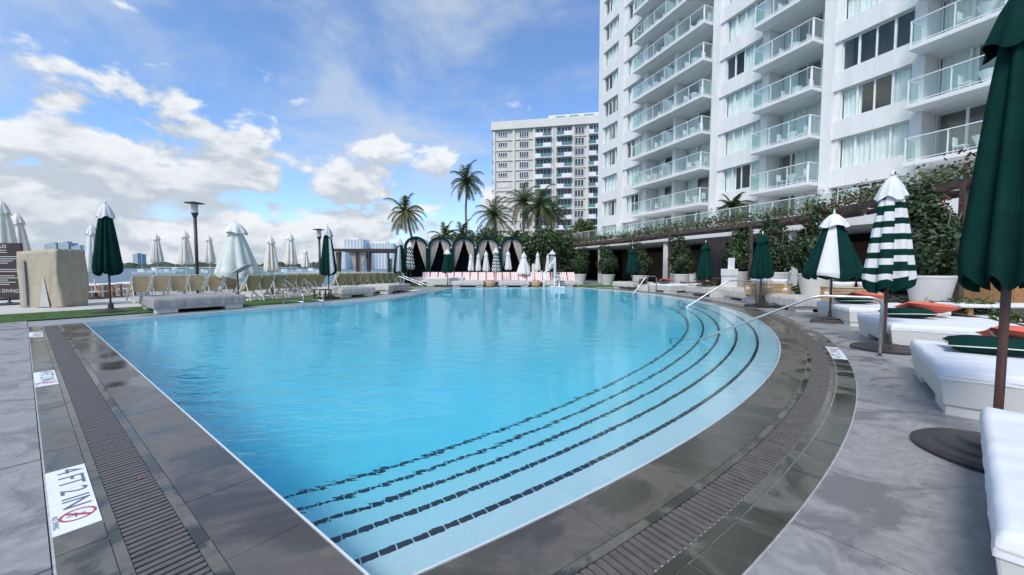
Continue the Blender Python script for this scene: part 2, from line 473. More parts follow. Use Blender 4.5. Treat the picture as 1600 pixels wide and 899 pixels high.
def bay_mat():
    m = mat('bay_water', (.07, .16, .21), .3, .2, .02, spec=.3)
    nt = m.node_tree; N = nt.nodes.new; L = nt.links.new
    geo = N('ShaderNodeNewGeometry')
    n = N('ShaderNodeTexNoise'); L(geo.outputs['Position'], n.inputs['Vector']); n.inputs['Scale'].default_value = .8; n.inputs['Detail'].default_value = 6
    b = N('ShaderNodeBump'); b.inputs['Strength'].default_value = 1.0; b.inputs['Distance'].default_value = 1.6
    L(n.outputs['Fac'], b.inputs['Height']); L(b.outputs[0], nt.nodes['Principled BSDF'].inputs['Normal'])
    return m
M['bay'] = bay_mat()
def stripes(name, c1, c2, freq, axis=0, duty=.5):
    m = bpy.data.materials.new(name); m.use_nodes = True
    nt = m.node_tree; N = nt.nodes.new; L = nt.links.new
    p = nt.nodes['Principled BSDF']; p.inputs['Roughness'].default_value = .9
    co = N('ShaderNodeTexCoord'); s = N('ShaderNodeSeparateXYZ'); L(co.outputs['Object'], s.inputs[0])
    a = N('ShaderNodeMath'); a.operation = 'MULTIPLY'; L(s.outputs[axis], a.inputs[0]); a.inputs[1].default_value = freq
    fr = N('ShaderNodeMath'); fr.operation = 'FRACT'; L(a.outputs[0], fr.inputs[0])
    gt = N('ShaderNodeMath'); gt.operation = 'GREATER_THAN'; L(fr.outputs[0], gt.inputs[0]); gt.inputs[1].default_value = duty
    x = N('ShaderNodeMix'); x.data_type = 'RGBA'; L(gt.outputs[0], x.inputs[0]); x.inputs[6].default_value = (*c1, 1); x.inputs[7].default_value = (*c2, 1)
    L(x.outputs[2], p.inputs['Base Color'])
    return m
M['pink_stripe'] = stripes('coral_white_stripe', (.62, .22, .19), (.80, .78, .76), 7.2, 0, .42)
M['coral_stripe'] = stripes('coral_cream_stripe', (.60, .12, .08), (.72, .62, .52), 2.6, 1, .74)
# ------------------------------------------------------------------ pool, decks, land
CXY = Vector((-10.77, 17.94)); PR = 19.14
LO = Vector((-0.70, 1.80)); LU = Vector((-0.787, 0.617)); LN = Vector((-0.617, -0.787))
def polar(off, deg):
    return Vector((CXY.x + (PR + off) * math.cos(R(deg)), CXY.y + (PR + off) * math.sin(R(deg))))
def lin(t, d):
    return LO + LU * t + LN * d
# corner nearest the camera
tA = 0.0
for k in range(2000):
    tA = -1.0 + k * .0005
    if (lin(tA, 0) - CXY).length <= PR: break
A0 = lin(tA, 0)
ANG0 = math.degrees(math.atan2(A0.y - CXY.y, A0.x - CXY.x))
ANG1 = math.degrees(math.asin((28.6 - CXY.y) / PR))
PB = Vector((-11.6, 10.35)); PC = Vector((-6.0, 18.0)); PD = Vector((-5.0, 23.2)); PE = Vector((-4.4, 28.3))
tB = (PB - LO).dot(LU)
PB = lin(tB, 0)
def pool_outline(off=0.0, n=90):
    arc = [polar(off, ANG0 + (ANG1 - ANG0) * k / n) for k in range(n + 1)]
    return arc + [PE.copy(), PD.copy(), PC.copy(), PB.copy()]
OUT = pool_outline()

def sheet(outer, holes, z, name, m, **k):
    loops = [[Vector((p[0], p[1], 0)) for p in outer]] + [[Vector((p[0], p[1], 0)) for p in h] for h in holes]
    tri = geometry.tessellate_polygon(loops)
    pts = [p for l in loops for p in l]
    b = MB()
    fs = []
    for t in tri:
        a, c, d = (pts[i] for i in t)
        up = (c.x - a.x) * (d.y - a.y) - (c.y - a.y) * (d.x - a.x)
        fs.append(tuple(t) if up > 0 else tuple(reversed(t)))
    b.add([(p.x, p.y, z) for p in pts], fs)
    return b.build(name, m, **k)

SEAWALL = [(-60, -45), (-38, 3), (-24, 20), (-15.5, 33), (-14.5, 62), (-14, 140)]
LAND = SEAWALL + [(260, 150), (260, -80), (-60, -80)]
sheet(LAND, [OUT], -0.02, 'ground', M['deck2'], kind='structure')
b = MB()
for (x0, y0), (x1, y1) in zip(SEAWALL[:-1], SEAWALL[1:]):
    b.add([(x0, y0, -2), (x1, y1, -2), (x1, y1, -.02), (x0, y0, -.02)], [(0, 1, 2, 3)])
b.build('seawall', M['pave'], label='low pale concrete seawall between the terrace and the bay', category='seawall')
b = MB(); b.add([(-9000, -2000, -1.3), (6000, -2000, -1.3), (6000, 10000, -1.3), (-9000, 10000, -1.3)], [(0, 1, 2, 3)])
b.build('bay_water', M['bay'], kind='structure')

# basin: walls, floor and five curved steps
DEPTH = 1.2
b = MB()
n = len(OUT)
b.add([(p.x, p.y, -.02) for p in OUT] + [(p.x, p.y, -DEPTH) for p in OUT], [(i, (i + 1) % n, n + (i + 1) % n, n + i) for i in range(n)])
basin = b.build('pool_basin', M['plaster'], kind='structure')
sheet(OUT, [], -DEPTH, 'pool_floor', M['plaster'], kind='structure')
STEPS = [(-.39, .17), (-.78, .35), (-1.14, .52), (-1.50, .70), (-1.88, .88)]
def left_limit(off):
    """angle at which the circle of that offset meets the straight side"""
    a = ANG0 - 8.0
    while a < ANG0 + 20:
        p = polar(off, a)
        if (p - LO).dot(LN) <= 0: return a
        a += .02
    return ANG0
prev = 0.0
for i, (off, d) in enumerate(STEPS):
    a0 = left_limit(off) + .02; a1 = ANG1 - .3
    seg = 80
    b = MB()
    vs = []
    for k in range(seg + 1):
        t = k / seg
        ao = left_limit(prev) + .02 if i else ANG0
        po = polar(prev, ao + (a1 - ao) * t); pi_ = polar(off, a0 + (a1 - a0) * t)
        vs += [(po.x, po.y, -d), (pi_.x, pi_.y, -d), (pi_.x, pi_.y, -DEPTH)]
    fs = []
    for k in range(seg):
        q = 3 * k
        fs += [(q, q + 3, q + 4, q + 1), (q + 1, q + 4, q + 5, q + 2)]
    b.add(vs, fs)
    st = b.build('pool_step', M['plaster'], kind='structure')
    # inlaid navy nosing tiles
    rr = PR + off + .035
    pitch = math.degrees(.098 / rr)
    na = int((a1 - a0) / pitch)
    lim = [95, 75, 60, 40, 30][i]
    rest = MB()
    for k in range(na):
        u0 = a0 + k * pitch; u1 = u0 + pitch * .91
        jz = random.uniform(0, .001)
        poly = [polar(off + .005, u0), polar(off + .052, u0), polar(off + .052, u1), polar(off + .005, u1)]
        if k < lim:
            t_ = MB(); t_.prism([(p.x, p.y) for p in reversed(poly)][::-1], -d + .001, -d + .005 + jz)
            t_.build('nosing_tile', M['line_tile'], st)
        else:
            rest.prism([(p.x, p.y) for p in poly], -d + .001, -d + .005 + jz)
    rest.build('nosing_tiles', M['line_tile'], st, kind='stuff')
    prev = off
# water body
b = MB()
wo = pool_outline(.0)
cen = Vector((sum(p.x for p in wo) / len(wo), sum(p.y for p in wo) / len(wo)))
wo2 = [p + (p - cen).normalized() * .012 for p in wo]
n = len(wo2)
loops = [[Vector((p.x, p.y, 0)) for p in wo2]]
tri = geometry.tessellate_polygon(loops)
vs = [(p.x, p.y, -.008) for p in wo2] + [(p.x, p.y, -DEPTH - .02) for p in wo2]
fs = []
for t in tri:
    a, c, d = (wo2[i] for i in t)
    up = (c.x - a.x) * (d.y - a.y) - (c.y - a.y) * (d.x - a.x)
    t = tuple(t) if up > 0 else tuple(reversed(t))
    fs.append(t); fs.append(tuple(n + q for q in reversed(t)))
fs += [(i, n + i, n + (i + 1) % n, (i + 1) % n) for i in range(n)]
b.add(vs, fs)
b.build('pool_water', M['water'], kind='structure')
# thin white waterline trim
b = MB()
for k in range(120):
    a0 = ANG0 + (ANG1 - ANG0) * k / 120; a1 = ANG0 + (ANG1 - ANG0) * (k + 1) / 120
    b.prism([polar(-.003, a0), polar(.008, a0), polar(.008, a1), polar(-.003, a1)], -.15, .003)
b.prism([lin(tA, -.003), lin(tB, -.003), lin(tB, .008), lin(tA, .008)], -.15, .003)
for p, q in ((PB, PC), (PC, PD), (PD, PE), (PE, polar(0, ANG1))):
    d = (q - p).normalized(); w = Vector((-d.y, d.x)) * .008
    b.prism([p - w, q - w, q + w, p + w], -.15, .003)
b.build('waterline_trim', M['trim'], kind='structure')

# coping: bed, slabs, drain grate, outer tiles - right hand curve
def sector(b, r0, r1, a0, a1, z0, z1, seg=3):
    vs = []
    for k in range(seg + 1):
        a = a0 + (a1 - a0) * k / seg
        p, q = polar(r0, a), polar(r1, a)
        vs += [(p.x, p.y, z0), (q.x, q.y, z0), (q.x, q.y, z1), (p.x, p.y, z1)]
    fs = [(0, 1, 2, 3), (4 * seg + 3, 4 * seg + 2, 4 * seg + 1, 4 * seg)]
    for k in range(seg):
        o = 4 * k
        for j in range(4):
            fs.append((o + j, o + 4 + j, o + 4 + (j + 1) % 4, o + (j + 1) % 4))
    return b.add(vs, fs)
b = MB(); sector(b, .012, .42, ANG0 - 2, ANG1, -.019, -.008, 60); sector(b, .42, .64, ANG0 - 2, ANG1, -.10, -.055, 60); sector(b, .64, .92, ANG0 - 2, ANG1, -.019, -.008, 60)
cope_r = b.build('curved_pool_coping', [M['grout']], kind='structure')
deg_m = math.degrees(1 / PR)
def pieces_r(r0, r1, length, gap, name, m, z, a_from, a_to, jit=0.0):
    a = a_from; k = 0
    while a < a_to:
        a1 = min(a + length * deg_m, a_to)
        if a1 - a > .3 * length * deg_m:
            q = MB(); sector(q, r0, r1, a + gap * deg_m / 2, a1 - gap * deg_m / 2, -.015, z + random.uniform(-jit, jit))
            q.build(name, m, cope_r)
        a = a1; k += 1
pieces_r(.016, .37, 1.15, .005, 'coping_slab', M['cope'], .0, ANG0, ANG1, .0008)
pieces_r(.374, .428, 1.15, .005, 'channel_edge', M['cope2'], .0, ANG0 - .2, ANG1)
pieces_r(.652, .712, 1.15, .005, 'channel_edge', M['cope2'], .0, ANG0 - .2, ANG1)
MARK_R = math.degrees(math.atan2(6.71 - CXY.y, 5.70 - CXY.x))
pieces_r(.718, .905, .72, .012, 'border_tile', M['cope2'], .0, ANG0 - .4, MARK_R - .55 * deg_m, .0015)
pieces_r(.718, .905, .72, .012, 'border_tile', M['cope2'], .0, MARK_R + .55 * deg_m, ANG1, .0015)
b = MB(); sector(b, .43, .65, ANG0 - .3, ANG1, -.054, -.05, 60); b.build('drain_channel', M['pit'], cope_r)
def grate_slats(make, count, limit, parent):
    rest = MB()
    for k in range(count):
        if k < limit:
            q = MB(); make(q, k); q.build('grate_slat', M['slat'], parent)
        else: make(rest, k)
    rest.build('grate_slats', M['slat'], parent, kind='stuff')
PITCH_S = .052
grate_slats(lambda q, k: sector(q, .431, .649, ANG0 + (k * PITCH_S) * deg_m, ANG0 + (k * PITCH_S + .034) * deg_m, -.03, -.003 + .0007 * math.sin(k * 3.1), 1), int((ANG1 - ANG0) / deg_m / PITCH_S), 150, cope_r)

# left hand straight coping
def strip(b, d0, d1, t0, t1, z0, z1):
    return b.prism([lin(t0, d0), lin(t0, d1), lin(t1, d1), lin(t1, d0)][::-1], z0, z1)
b = MB(); strip(b, .012, .45, tA, tB, -.019, -.008); strip(b, .45, .70, tA, tB, -.10, -.055); strip(b, .70, .95, tA, tB, -.019, -.008)
cope_l = b.build('straight_pool_coping', [M['grout']], kind='structure')
def pieces_l(d0, d1, length, gap, name, m, z, t0, t1, jit=0.0):
    t = t0
    while t < t1 - .05:
        e = min(t + length, t1)
        q = MB(); strip(q, d0, d1, t + gap / 2, e - gap / 2, -.015, z + random.uniform(-jit, jit)); q.build(name, m, cope_l)
        t = e
pieces_l(.016, .40, .78, .005, 'coping_slab', M['cope'], .0, tA, tB, .0008)
pieces_l(.405, .462, .52, .004, 'channel_edge', M['cope2'], .0, tA, tB)
pieces_l(.700, .745, .52, .004, 'channel_edge', M['cope2'], .0, tA, tB)
marks = [2.15, 6.49, 12.0]
edges = [tA] + [x for m_ in marks for x in (m_ - .535, m_ + .535)] + [tB]
for a, c in zip(edges[0::2], edges[1::2]):
    pieces_l(.750, .940, .50, .008, 'border_tile', M['cope2'], .0, a + .004, c - .004, .0012)
b = MB(); strip(b, .464, .698, tA, tB, -.054, -.05); b.build('drain_channel', M['pit'], cope_l)
grate_slats(lambda q, k: strip(q, .466, .697, tA + .1 + k * PITCH_S, tA + .1 + k * PITCH_S + .034, -.03, -.003 + .0007 * math.sin(k * 2.7)), int((tB - tA - .1) / PITCH_S), 140, cope_l)
# corner wedge behind the nearest corner
b = MB(); b.prism([(A0.x, A0.y)] + [tuple(lin(tA, .94))] + [tuple(lin(tA, .94) * .5 + polar(.92, ANG0 - 2) * .5 + Vector((0, -.12)))] + [tuple(polar(.92, ANG0 - 2))], -.019, -.004)
b.build('corner_slab', M['cope'], cope_l)

# depth markers set in the border
def depth_marker(name, fn, label, simple=False):
    """fn(s, w): s along the tile row 0..1.07, w across 0..0.19 -> ground point"""
    root = empty(name, (0, 0, 0), label=label, cat='depth marker', group='depth markers in the pool border')
    def P(s, w): return fn(s, w)
    for j in range(5):
        q = MB(); s0, s1 = j * .214 + .001, (j + 1) * .214 - .001
        q.prism([P(s0, 0), P(s1, 0), P(s1, .19), P(s0, .19)], -.015, .0015); fixwind(q)
        q.build('tile', M['marker'], root)
    def put(body, s, w, size, sx=1.0, m='ink'):
        me = text_mesh(body, size)
        for v in me.vertices:
            # letters stand with their tops towards the pool; read from the deck
            p = P(s + v.co.x * sx, w + v.co.y)
            v.co = (p[0], p[1], .0035)
        me.materials.append(M[m]); me.update()
        return link('lettering', me, root)
    put('4 FT 2 IN', .40, .105, .175, 1.06)
    q = MB()
    cs, cw, r1, r0 = .875, .105, .078, .066
    for k in range(28):
        a0 = 2 * math.pi * k / 28; a1 = 2 * math.pi * (k + 1) / 28
        q.add([(*P(cs + r * math.cos(a), cw + r * math.sin(a)), .0035) for r, a in ((r0, a0), (r1, a0), (r1, a1), (r0, a1))], [(0, 1, 2, 3)])
    dd = .05
    q.add([(*P(cs + x, cw + y), .0042) for x, y in ((-dd - .006, -dd + .006), (-dd + .006, -dd - .006), (dd + .006, dd - .006), (dd - .006, dd + .006))], [(0, 1, 2, 3)])
    q.build('no_diving_symbol', M['red_ink'], root)
    q = MB()
    for x0, x1, y0, y1 in ((-.004, .004, -.045, .03), (-.03, .03, -.012, -.004), (.012, .028, .018, .034), (-.04, -.02, -.035, -.027)):
        q.add([(*P(cs + x, cw + y), .0030) for x, y in ((x0, y0), (x1, y0), (x1, y1), (x0, y1))], [(0, 1, 2, 3)])
    q.build('diver_figure', M['ink'], root)
    put('NO DIVING', .90, .014, .035, 1.0)
    return root
def fixwind(q):
    # make prism tops face up whatever the direction of the outline
    v = [Vector(p) for p in q.v[:4]]
    if (v[1] - v[0]).cross(v[2] - v[1]).z < 0: q.f = [tuple(reversed(f)) for f in q.f]
for m_, lab in zip(marks, ('white depth marker reading 4 FT 2 IN nearest the camera on the straight pool edge', 'middle white depth marker tile of the straight pool edge', 'farthest white depth marker tile near the left pool corner')):
    # s runs from far to near, w from the deck towards the pool
    depth_marker('depth_marker', (lambda m_: lambda s, w: tuple(lin(m_ + .535 - s, .940 - w)))(m_), lab)
depth_marker('depth_marker', lambda s, w: tuple(polar(.905 - w, MARK_R - .535 * deg_m + s * deg_m)), 'white depth marker tile in the curved border beside the long handrail')

# concrete deck slabs
deck_r = sheet([polar(.93, a) for a in (-62, -50, -40, -30, -20, -10, 0, 10, 20, 30)] + [polar(1.0, a) for a in (30, 20, 10, 0, -10, -20, -30, -40, -50, -62)], [], -.016, 'curved_deck', M['grout'], kind='structure')
a = -64.5
while a < 30:
    q = MB(); sector(q, .918, 4.2, a + .02, a + 6.4 - .02, -.015, .0 + random.uniform(-.001, .001), 6); q.build('deck_slab', M['deck'], deck_r); a += 6.4
deck_l = sheet([lin(tA - .4, .955), lin(tB + 2, .955), lin(tB + 2, 1.0), lin(tA - .4, 1.0)], [], -.016, 'straight_deck', M['grout'], kind='structure')
t = tA - .35
while t < tB + 3:
    q = MB(); strip(q, .956, 3.4, t + .005, t + 1.75, -.015, random.uniform(-.001, .001)); q.build('deck_slab', M['deck'], deck_l)
    q = MB(); strip(q, 3.41, 7.0, t + .005, t + 1.75, -.015, random.uniform(-.001, .001)); q.build('deck_slab', M['deck'], deck_l)
    t += 1.76
# fallen petals on the wet stone
for k, (x, y) in enumerate(((-2.66, 2.66), (5.02, 6.35), (3.3, 4.35))):
    q = MB()
    for j in range(5):
        q.leaf(Vector((x, y, .008 + .002 * j)) + Vector((random.uniform(-.02, .02), random.uniform(-.02, .02), 0)), (random.gauss(0, .3), random.gauss(0, .3), 1), .014, 1.5, 0, random)
    q.build('fallen_petals', M['petal'], label=['pink petals lying on the straight drain grate', 'pink petals on the curved coping beyond the near handrail', 'pink petals on the curved drain near the border tiles'][k], category='petals')

# lawn and pale terrace by the bay
E1 = Vector((.61, .79)).normalized(); EN = Vector((-E1.y, E1.x))
def far(s, d): return PB + E1 * s + EN * d       # along and away from the far left pool edge
lawn_o = [far(-7, 1.75), far(7.5, 1.75), Vector((-7.5, 19.2)), Vector((-7.0, 27.5)), Vector((-10.3, 27.5)), far(7.5, 4.6), far(-7, 4.6)]
sheet(lawn_o, [], .012, 'lawn', M['lawn'], kind='structure')
b = MB()
for k in range(26000):
    p = far(random.uniform(-7, 7.5), 1.73 + 2.85 * random.random()) if k % 4 else Vector((random.uniform(-9.6, -7.3), random.uniform(19.3, 27.4))); h = random.uniform(.015, .035)
    a = random.random() * 6.283; w = .004
    dx, dy = math.cos(a) * w, math.sin(a) * w
    b.add([(p.x - dx, p.y - dy, .012), (p.x + dx, p.y + dy, .012), (p.x + random.gauss(0, .01), p.y + random.gauss(0, .01), .012 + h)], [(0, 1, 2)])
b.build('turf', M['blade'], label='short green turf beside the left pool edge', category='grass', kind='stuff')
b = MB(); b.prism([far(-30, 4.7), far(7.5, 4.7), (-10.4, 27.5), (-11.5, 33), far(14, 13.2), far(-30, 13.2)], -.019, .006)
b.build('bay_terrace', M['pave'], kind='structure')
b = MB(); b.prism([(-14, 29.6), (10.5, 29.6), (10.5, 33.2), (-14, 33.2)], -.019, .004)
b.build('far_lawn', M['lawn'], kind='structure')
# ------------------------------------------------------------------ hotel
HO = Vector((9.93, 44.15, 0)); HRZ = math.atan2(-.931, .365)
hotel = empty('hotel', HO, HRZ, label='tall white hotel with glass balconies on the right of the pool', cat='building')
FH = 2.71; Z0 = 6.10; NF = 13; UEND = 58.0; TOP = Z0 + FH * NF + 1.0
def hb(name, m, *boxes, bevel=0, parent=hotel, smooth=False):
    q = MB()
    for bx in boxes: q.box(*bx)
    return q.build(name, m, parent, bevel=bevel)
# back volume: end wall, roof, dark rooms behind the windows
hb('core', M['room'], (-.1, UEND, 1.75, 1.85, 3.9, TOP - .5))
hb('end_wall', M['white'], (-.32, .48, 0, 16, 4.26, TOP))
hb('roof', M['white'], (.48, UEND, 0, 16, TOP - 1.0, TOP))
hb('back_wall', M['white'], (.48, UEND, 15.5, 15.99, 0, TOP - 1.01))
hb('side_wall', M['white'], (32.0, UEND, .05, .45, 4.26, TOP - 1.01))
for u0, u1 in ((3.35, 4.10), (15.0, 15.55), (22.68, 23.20), (31.4, 32.0)):
    hb('pilaster', M['white'], (u0, u1, -.14, 1.74, 4.26, TOP - 1.01))
WIN = [(.48, 3.35), (4.10, 7.10), (15.55, 18.9), (23.20, 26.6)]
INS = [(.62, 3.2), (4.55, 7.0), (16.0, 18.85), (23.5, 26.55)]
REC = [(7.65, 15.0, 6.76, 14.95, (11.0, 11.3)), (19.35, 22.68, 18.95, 22.66, None), (27.05, 31.4, 26.85, 31.3, None)]
PIER = [(7.10, 7.65), (18.9, 19.35), (26.6, 27.05)]
rnd = random.Random(3)
for u0, u1 in PIER:
    hb('pier', M['white'], (u0, u1, .003, 1.74, 4.26, TOP - 1.01))
def in_view(u, z):
    p = HO + Vector((u * .365, u * -.931, 0)); dep = p.y
    return p.x / dep < 1.40 and (z - 1.5) / dep < .76
def window(u0, u1, z0, z1, panes, depth, curtains, tall=False):
    w = MB()
    f = .05
    w.box(u0, u1, depth - .04, depth + .04, z0, z0 + f); w.box(u0, u1, depth - .04, depth + .04, z1 - f, z1)
    pw = (u1 - u0) / panes
    for k in range(panes + 1):
        x = u0 + k * pw; hw = .035 if k in (0, panes) else (.05 if k % 2 else .035)
        x0, x1 = max(u0, x - hw), min(u1, x + hw)
        w.box(x0, x1, depth - .038, depth + .038, z0 + f, z1 - f)
    fr = w.build('window', M['white_metal'], hotel)
    for k in range(panes):
        g = MB(); x0 = u0 + k * pw + .05; x1 = u0 + (k + 1) * pw - .05
        yy = depth + (.012 if k % 2 else -.012)
        g.add([(x0, yy, z0 + f), (x1, yy, z0 + f), (x1, yy, z1 - f), (x0, yy, z1 - f)], [(0, 1, 2, 3)])
        g.build('pane', M['glass'], fr)
    # sheer curtains, gathered in soft folds
    runs = []
    if curtains == 2: runs = [(u0 + .06, u1 - .06)]
    elif curtains == 1: runs = [(u0 + (u1 - u0) * rnd.uniform(.25, .5), u1 - .06)]
    elif curtains == 3: runs = [(u0 + .06, u0 + (u1 - u0) * .3), (u0 + (u1 - u0) * .72, u1 - .06)]
    for a, c in runs:
        g = MB(); n = max(6, int((c - a) / .07)); vs = []
        for k in range(n + 1):
            x = a + (c - a) * k / n; y = depth + .13 + .045 * math.sin(k * 1.9) + .02 * math.sin(k * .7)
            vs += [(x, y, z0 - .05), (x, y, z1)]
        g.add(vs, [(2 * k, 2 * k + 2, 2 * k + 3, 2 * k + 1) for k in range(n)])
        g.build('curtain', M['sheer'], fr, smooth=True)
rail_panel = {}
def railing(parent, pts, z, h=1.12, post=1.25):
    """glass balustrade along a polyline, panels between white posts"""
    for (x0, y0), (x1, y1) in zip(pts[:-1], pts[1:]):
        L = math.hypot(x1 - x0, y1 - y0); n = max(1, round(L / post))
        dx, dy = (x1 - x0) / L, (y1 - y0) / L
        r = MB(); r.bar((x0, y0, z + h), (x1, y1, z + h), .045, .035); r.bar((x0, y0, z + .09), (x1, y1, z + .09), .03, .03)
        r.build('top_rail', M['white_metal'], parent)
        for k in range(n + 1):
            px, py = x0 + dx * L * k / n, y0 + dy * L * k / n
            q = MB(); q.bar((px - dy * .035, py + dx * .035, z), (px - dy * .035, py + dx * .035, z + h - .16), .05); q.bar((px - dy * .035, py + dx * .035, z + h - .18), (px, py, z + h - .02), .045)
            q.build('rail_post', M['white_metal'], parent)
        for k in range(n):
            a0, a1 = L * k / n + .02, L * (k + 1) / n - .02
            g = MB(); g.add([(x0 + dx * a0, y0 + dy * a0, z + .11), (x0 + dx * a1, y0 + dy * a1, z + .11), (x0 + dx * a1, y0 + dy * a1, z + h - .03), (x0 + dx * a0, y0 + dy * a0, z + h - .03)], [(0, 1, 2, 3)])
            g.build('glass_panel', M['rail_glass'], parent)
def bistro(parent, u, d, z):
    q = MB(); q.lathe([(.015, 0), (.30, .70), (.31, .72), (.0, .725)], 14, ox=u, oy=d); q.lathe([(.03, .0), (.03, .7)], 8, ox=u, oy=d)
    for i in range(len(q.v)): q.v[i] = (q.v[i][0], q.v[i][1], q.v[i][2] + z)
    q.build('balcony_table', M['white_metal'], parent)
    for s in (-1, 1):
        c = MB(); ux = u + s * .62
        c.box(ux - .2, ux + .2, d - .2, d + .2, z + .42, z + .46); c.box(ux + s * .18, ux + s * .21, d - .2, d + .2, z + .46, z + .86)
        for a in (-.17, .17):
            for e in (-.17, .17): c.box(ux + a - .015, ux + a + .015, d + e - .015, d + e + .015, z, z + .42)
        c.build('balcony_chair', M['white_metal'], parent)
for k in range(-1, NF):
    zb = Z0 + FH * k                       # spandrel bottom
    zs = zb + 1.02                         # sill
    zt = zb + FH                           # head of the opening
    for i, (u0, u1) in enumerate(WIN):
        if k >= 0: hb('spandrel', M['white'], (u0 + .002, u1 - .002, .0, .40, zb, zs))
        if not in_view(u0, zs): continue
        i0, i1 = INS[i]
        if k >= 0:
            hb('jamb', M['white'], (u0 + .002, i0, .12, .40, zs + .001, zt - .001)); hb('jamb', M['white'], (i1, u1 - .002, .12, .40, zs + .001, zt - .001))
            window(i0, i1, zs + .003, zt - .02, 4, .26, rnd.choice([2, 2, 1, 3, 0, 1, 2, 3]))
        else:
            window(i0, i1, 4.28, zt - .02, 4, .26, rnd.choice([2, 3]))
    for i, (u0, u1, s0, s1, mid) in enumerate(REC):
        zf = zb + .42
        if k >= 0:
            hb('recess_floor', M['soffit'], (u0 + .002, u1 - .002, .002, 1.74, zf - .2, zf))
        if not in_view(u0, zf): continue
        cols = [(u0, u1)] if not mid else [(u0, mid[0]), (mid[1], u1)]
        if mid: hb('party_wall', M['white'], (mid[0], mid[1], -.02, 1.4, (zf if k >= 0 else 4.26) + .001, zt + .21))
        for c0, c1 in cols:
            window(c0 + .03, c1 - .03, (zf if k >= 0 else 4.28) + .01, zt + .20, 4 if not mid else 3, 1.25, rnd.choice([1, 3, 2, 1, 3]), True)
        if k >= 0:
            q = MB(); q.box(s0, s1, -1.02, -.001, zf - .2, zf - .002)
            bal = q.build('balcony', M['soffit'], hotel, bevel=.012)
            railing(bal, [(s0 + .05, -.06), (s0 + .05, -.97), (s1 - .05, -.97), (s1 - .05, -.06)], zf)
            if mid:
                q = MB(); q.box((s0 + s1) / 2 - .03, (s0 + s1) / 2 + .03, -.93, 1.2, zf + .001, zf + 1.25); q.build('divider', M['far_window'], bal)
            bistro(bal, u0 + (u1 - u0) * ((.28 if mid else .5) + rnd.uniform(-.08, .1)), rnd.uniform(-.4, .1), zf)
            if mid and rnd.random() < .7: bistro(bal, u0 + (u1 - u0) * rnd.uniform(.7, .85), rnd.uniform(-.35, .1), zf)
# podium: raised terrace in front of the tower, columns, dark restaurant behind
PO = -3.0
hb('podium_slab', M['white'], (-6.2, 32, PO, 16, 3.55, 4.255))
pod = MB(); pod.box(-6.1, 32, PO + .02, PO + .1, 4.256, 4.27)
pod = pod.build('terrace_edge', M['white'], hotel)
railing(pod, [(-6.1, PO + .12), (27.5, PO + .12)], 4.27, 1.06, 1.4)
for uu in (-4.7, 4.4, 13.5, 22.6, 31.5):
    hb('column', M['soffit'], (uu - .36, uu + .36, PO + .2, PO + .92, -.02, 3.549), bevel=.01)
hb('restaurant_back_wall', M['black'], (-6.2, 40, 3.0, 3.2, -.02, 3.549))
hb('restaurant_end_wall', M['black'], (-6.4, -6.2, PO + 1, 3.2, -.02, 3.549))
for k in range(8):
    uu = -2.5 + k * 4.2
    q = MB(); q.box(uu, uu + 2.6, 2.0, 2.06, .2, 3.0); q.build('dark_shutter', M['dark_wood'], hotel)
# wall lamps on the pilasters
for uu in (15.27, 22.95):
    q = MB(); q.box(uu - .13, uu + .13, -.38, -.141, 6.0, 6.16); q.box(uu - .08, uu + .08, -.34, -.2, 5.84, 6.0); q.build('wall_lamp', M['soffit'], hotel)

# ------------------------------------------------------------------ apartment tower behind
TW = Vector((-5.3, 111.0, 0))
tower = empty('apartment_tower', TW, math.atan2(-.185, .983), label='beige apartment tower with rows of balconies behind the palm trees', cat='building')
def tb(name, m, *boxes, parent=tower):
    q = MB()
    for bx in boxes: q.box(*bx)
    return q.build(name, m, parent)
TF = 2.82; TT = 40.2; TWD = 31.0
tb('wall', M['beige'], (0, TWD, .3, 22, 0, TT))
tb('parapet', M['beige_trim'], (-.5, TWD, -.5, 22.5, TT, TT + 2.2))
tb('penthouse', M['far_white'], (15.5, TWD, 1.5, 16, TT + 2.2, TT + 3.6))
for x in (17.5, 21.3, 25.2):
    tb('parapet_glass', M['tower_green'], (x, x + 2.6, .9, 1.0, TT + 2.25, TT + 3.0))
vert = [0.0, 5.6, 11.4, 16.6, 17.3, 22.2, 26.0, 30.6]
for x in vert: tb('pilaster', M['beige_trim'], (x, x + .55, -.1, .299, 0, TT - .001))
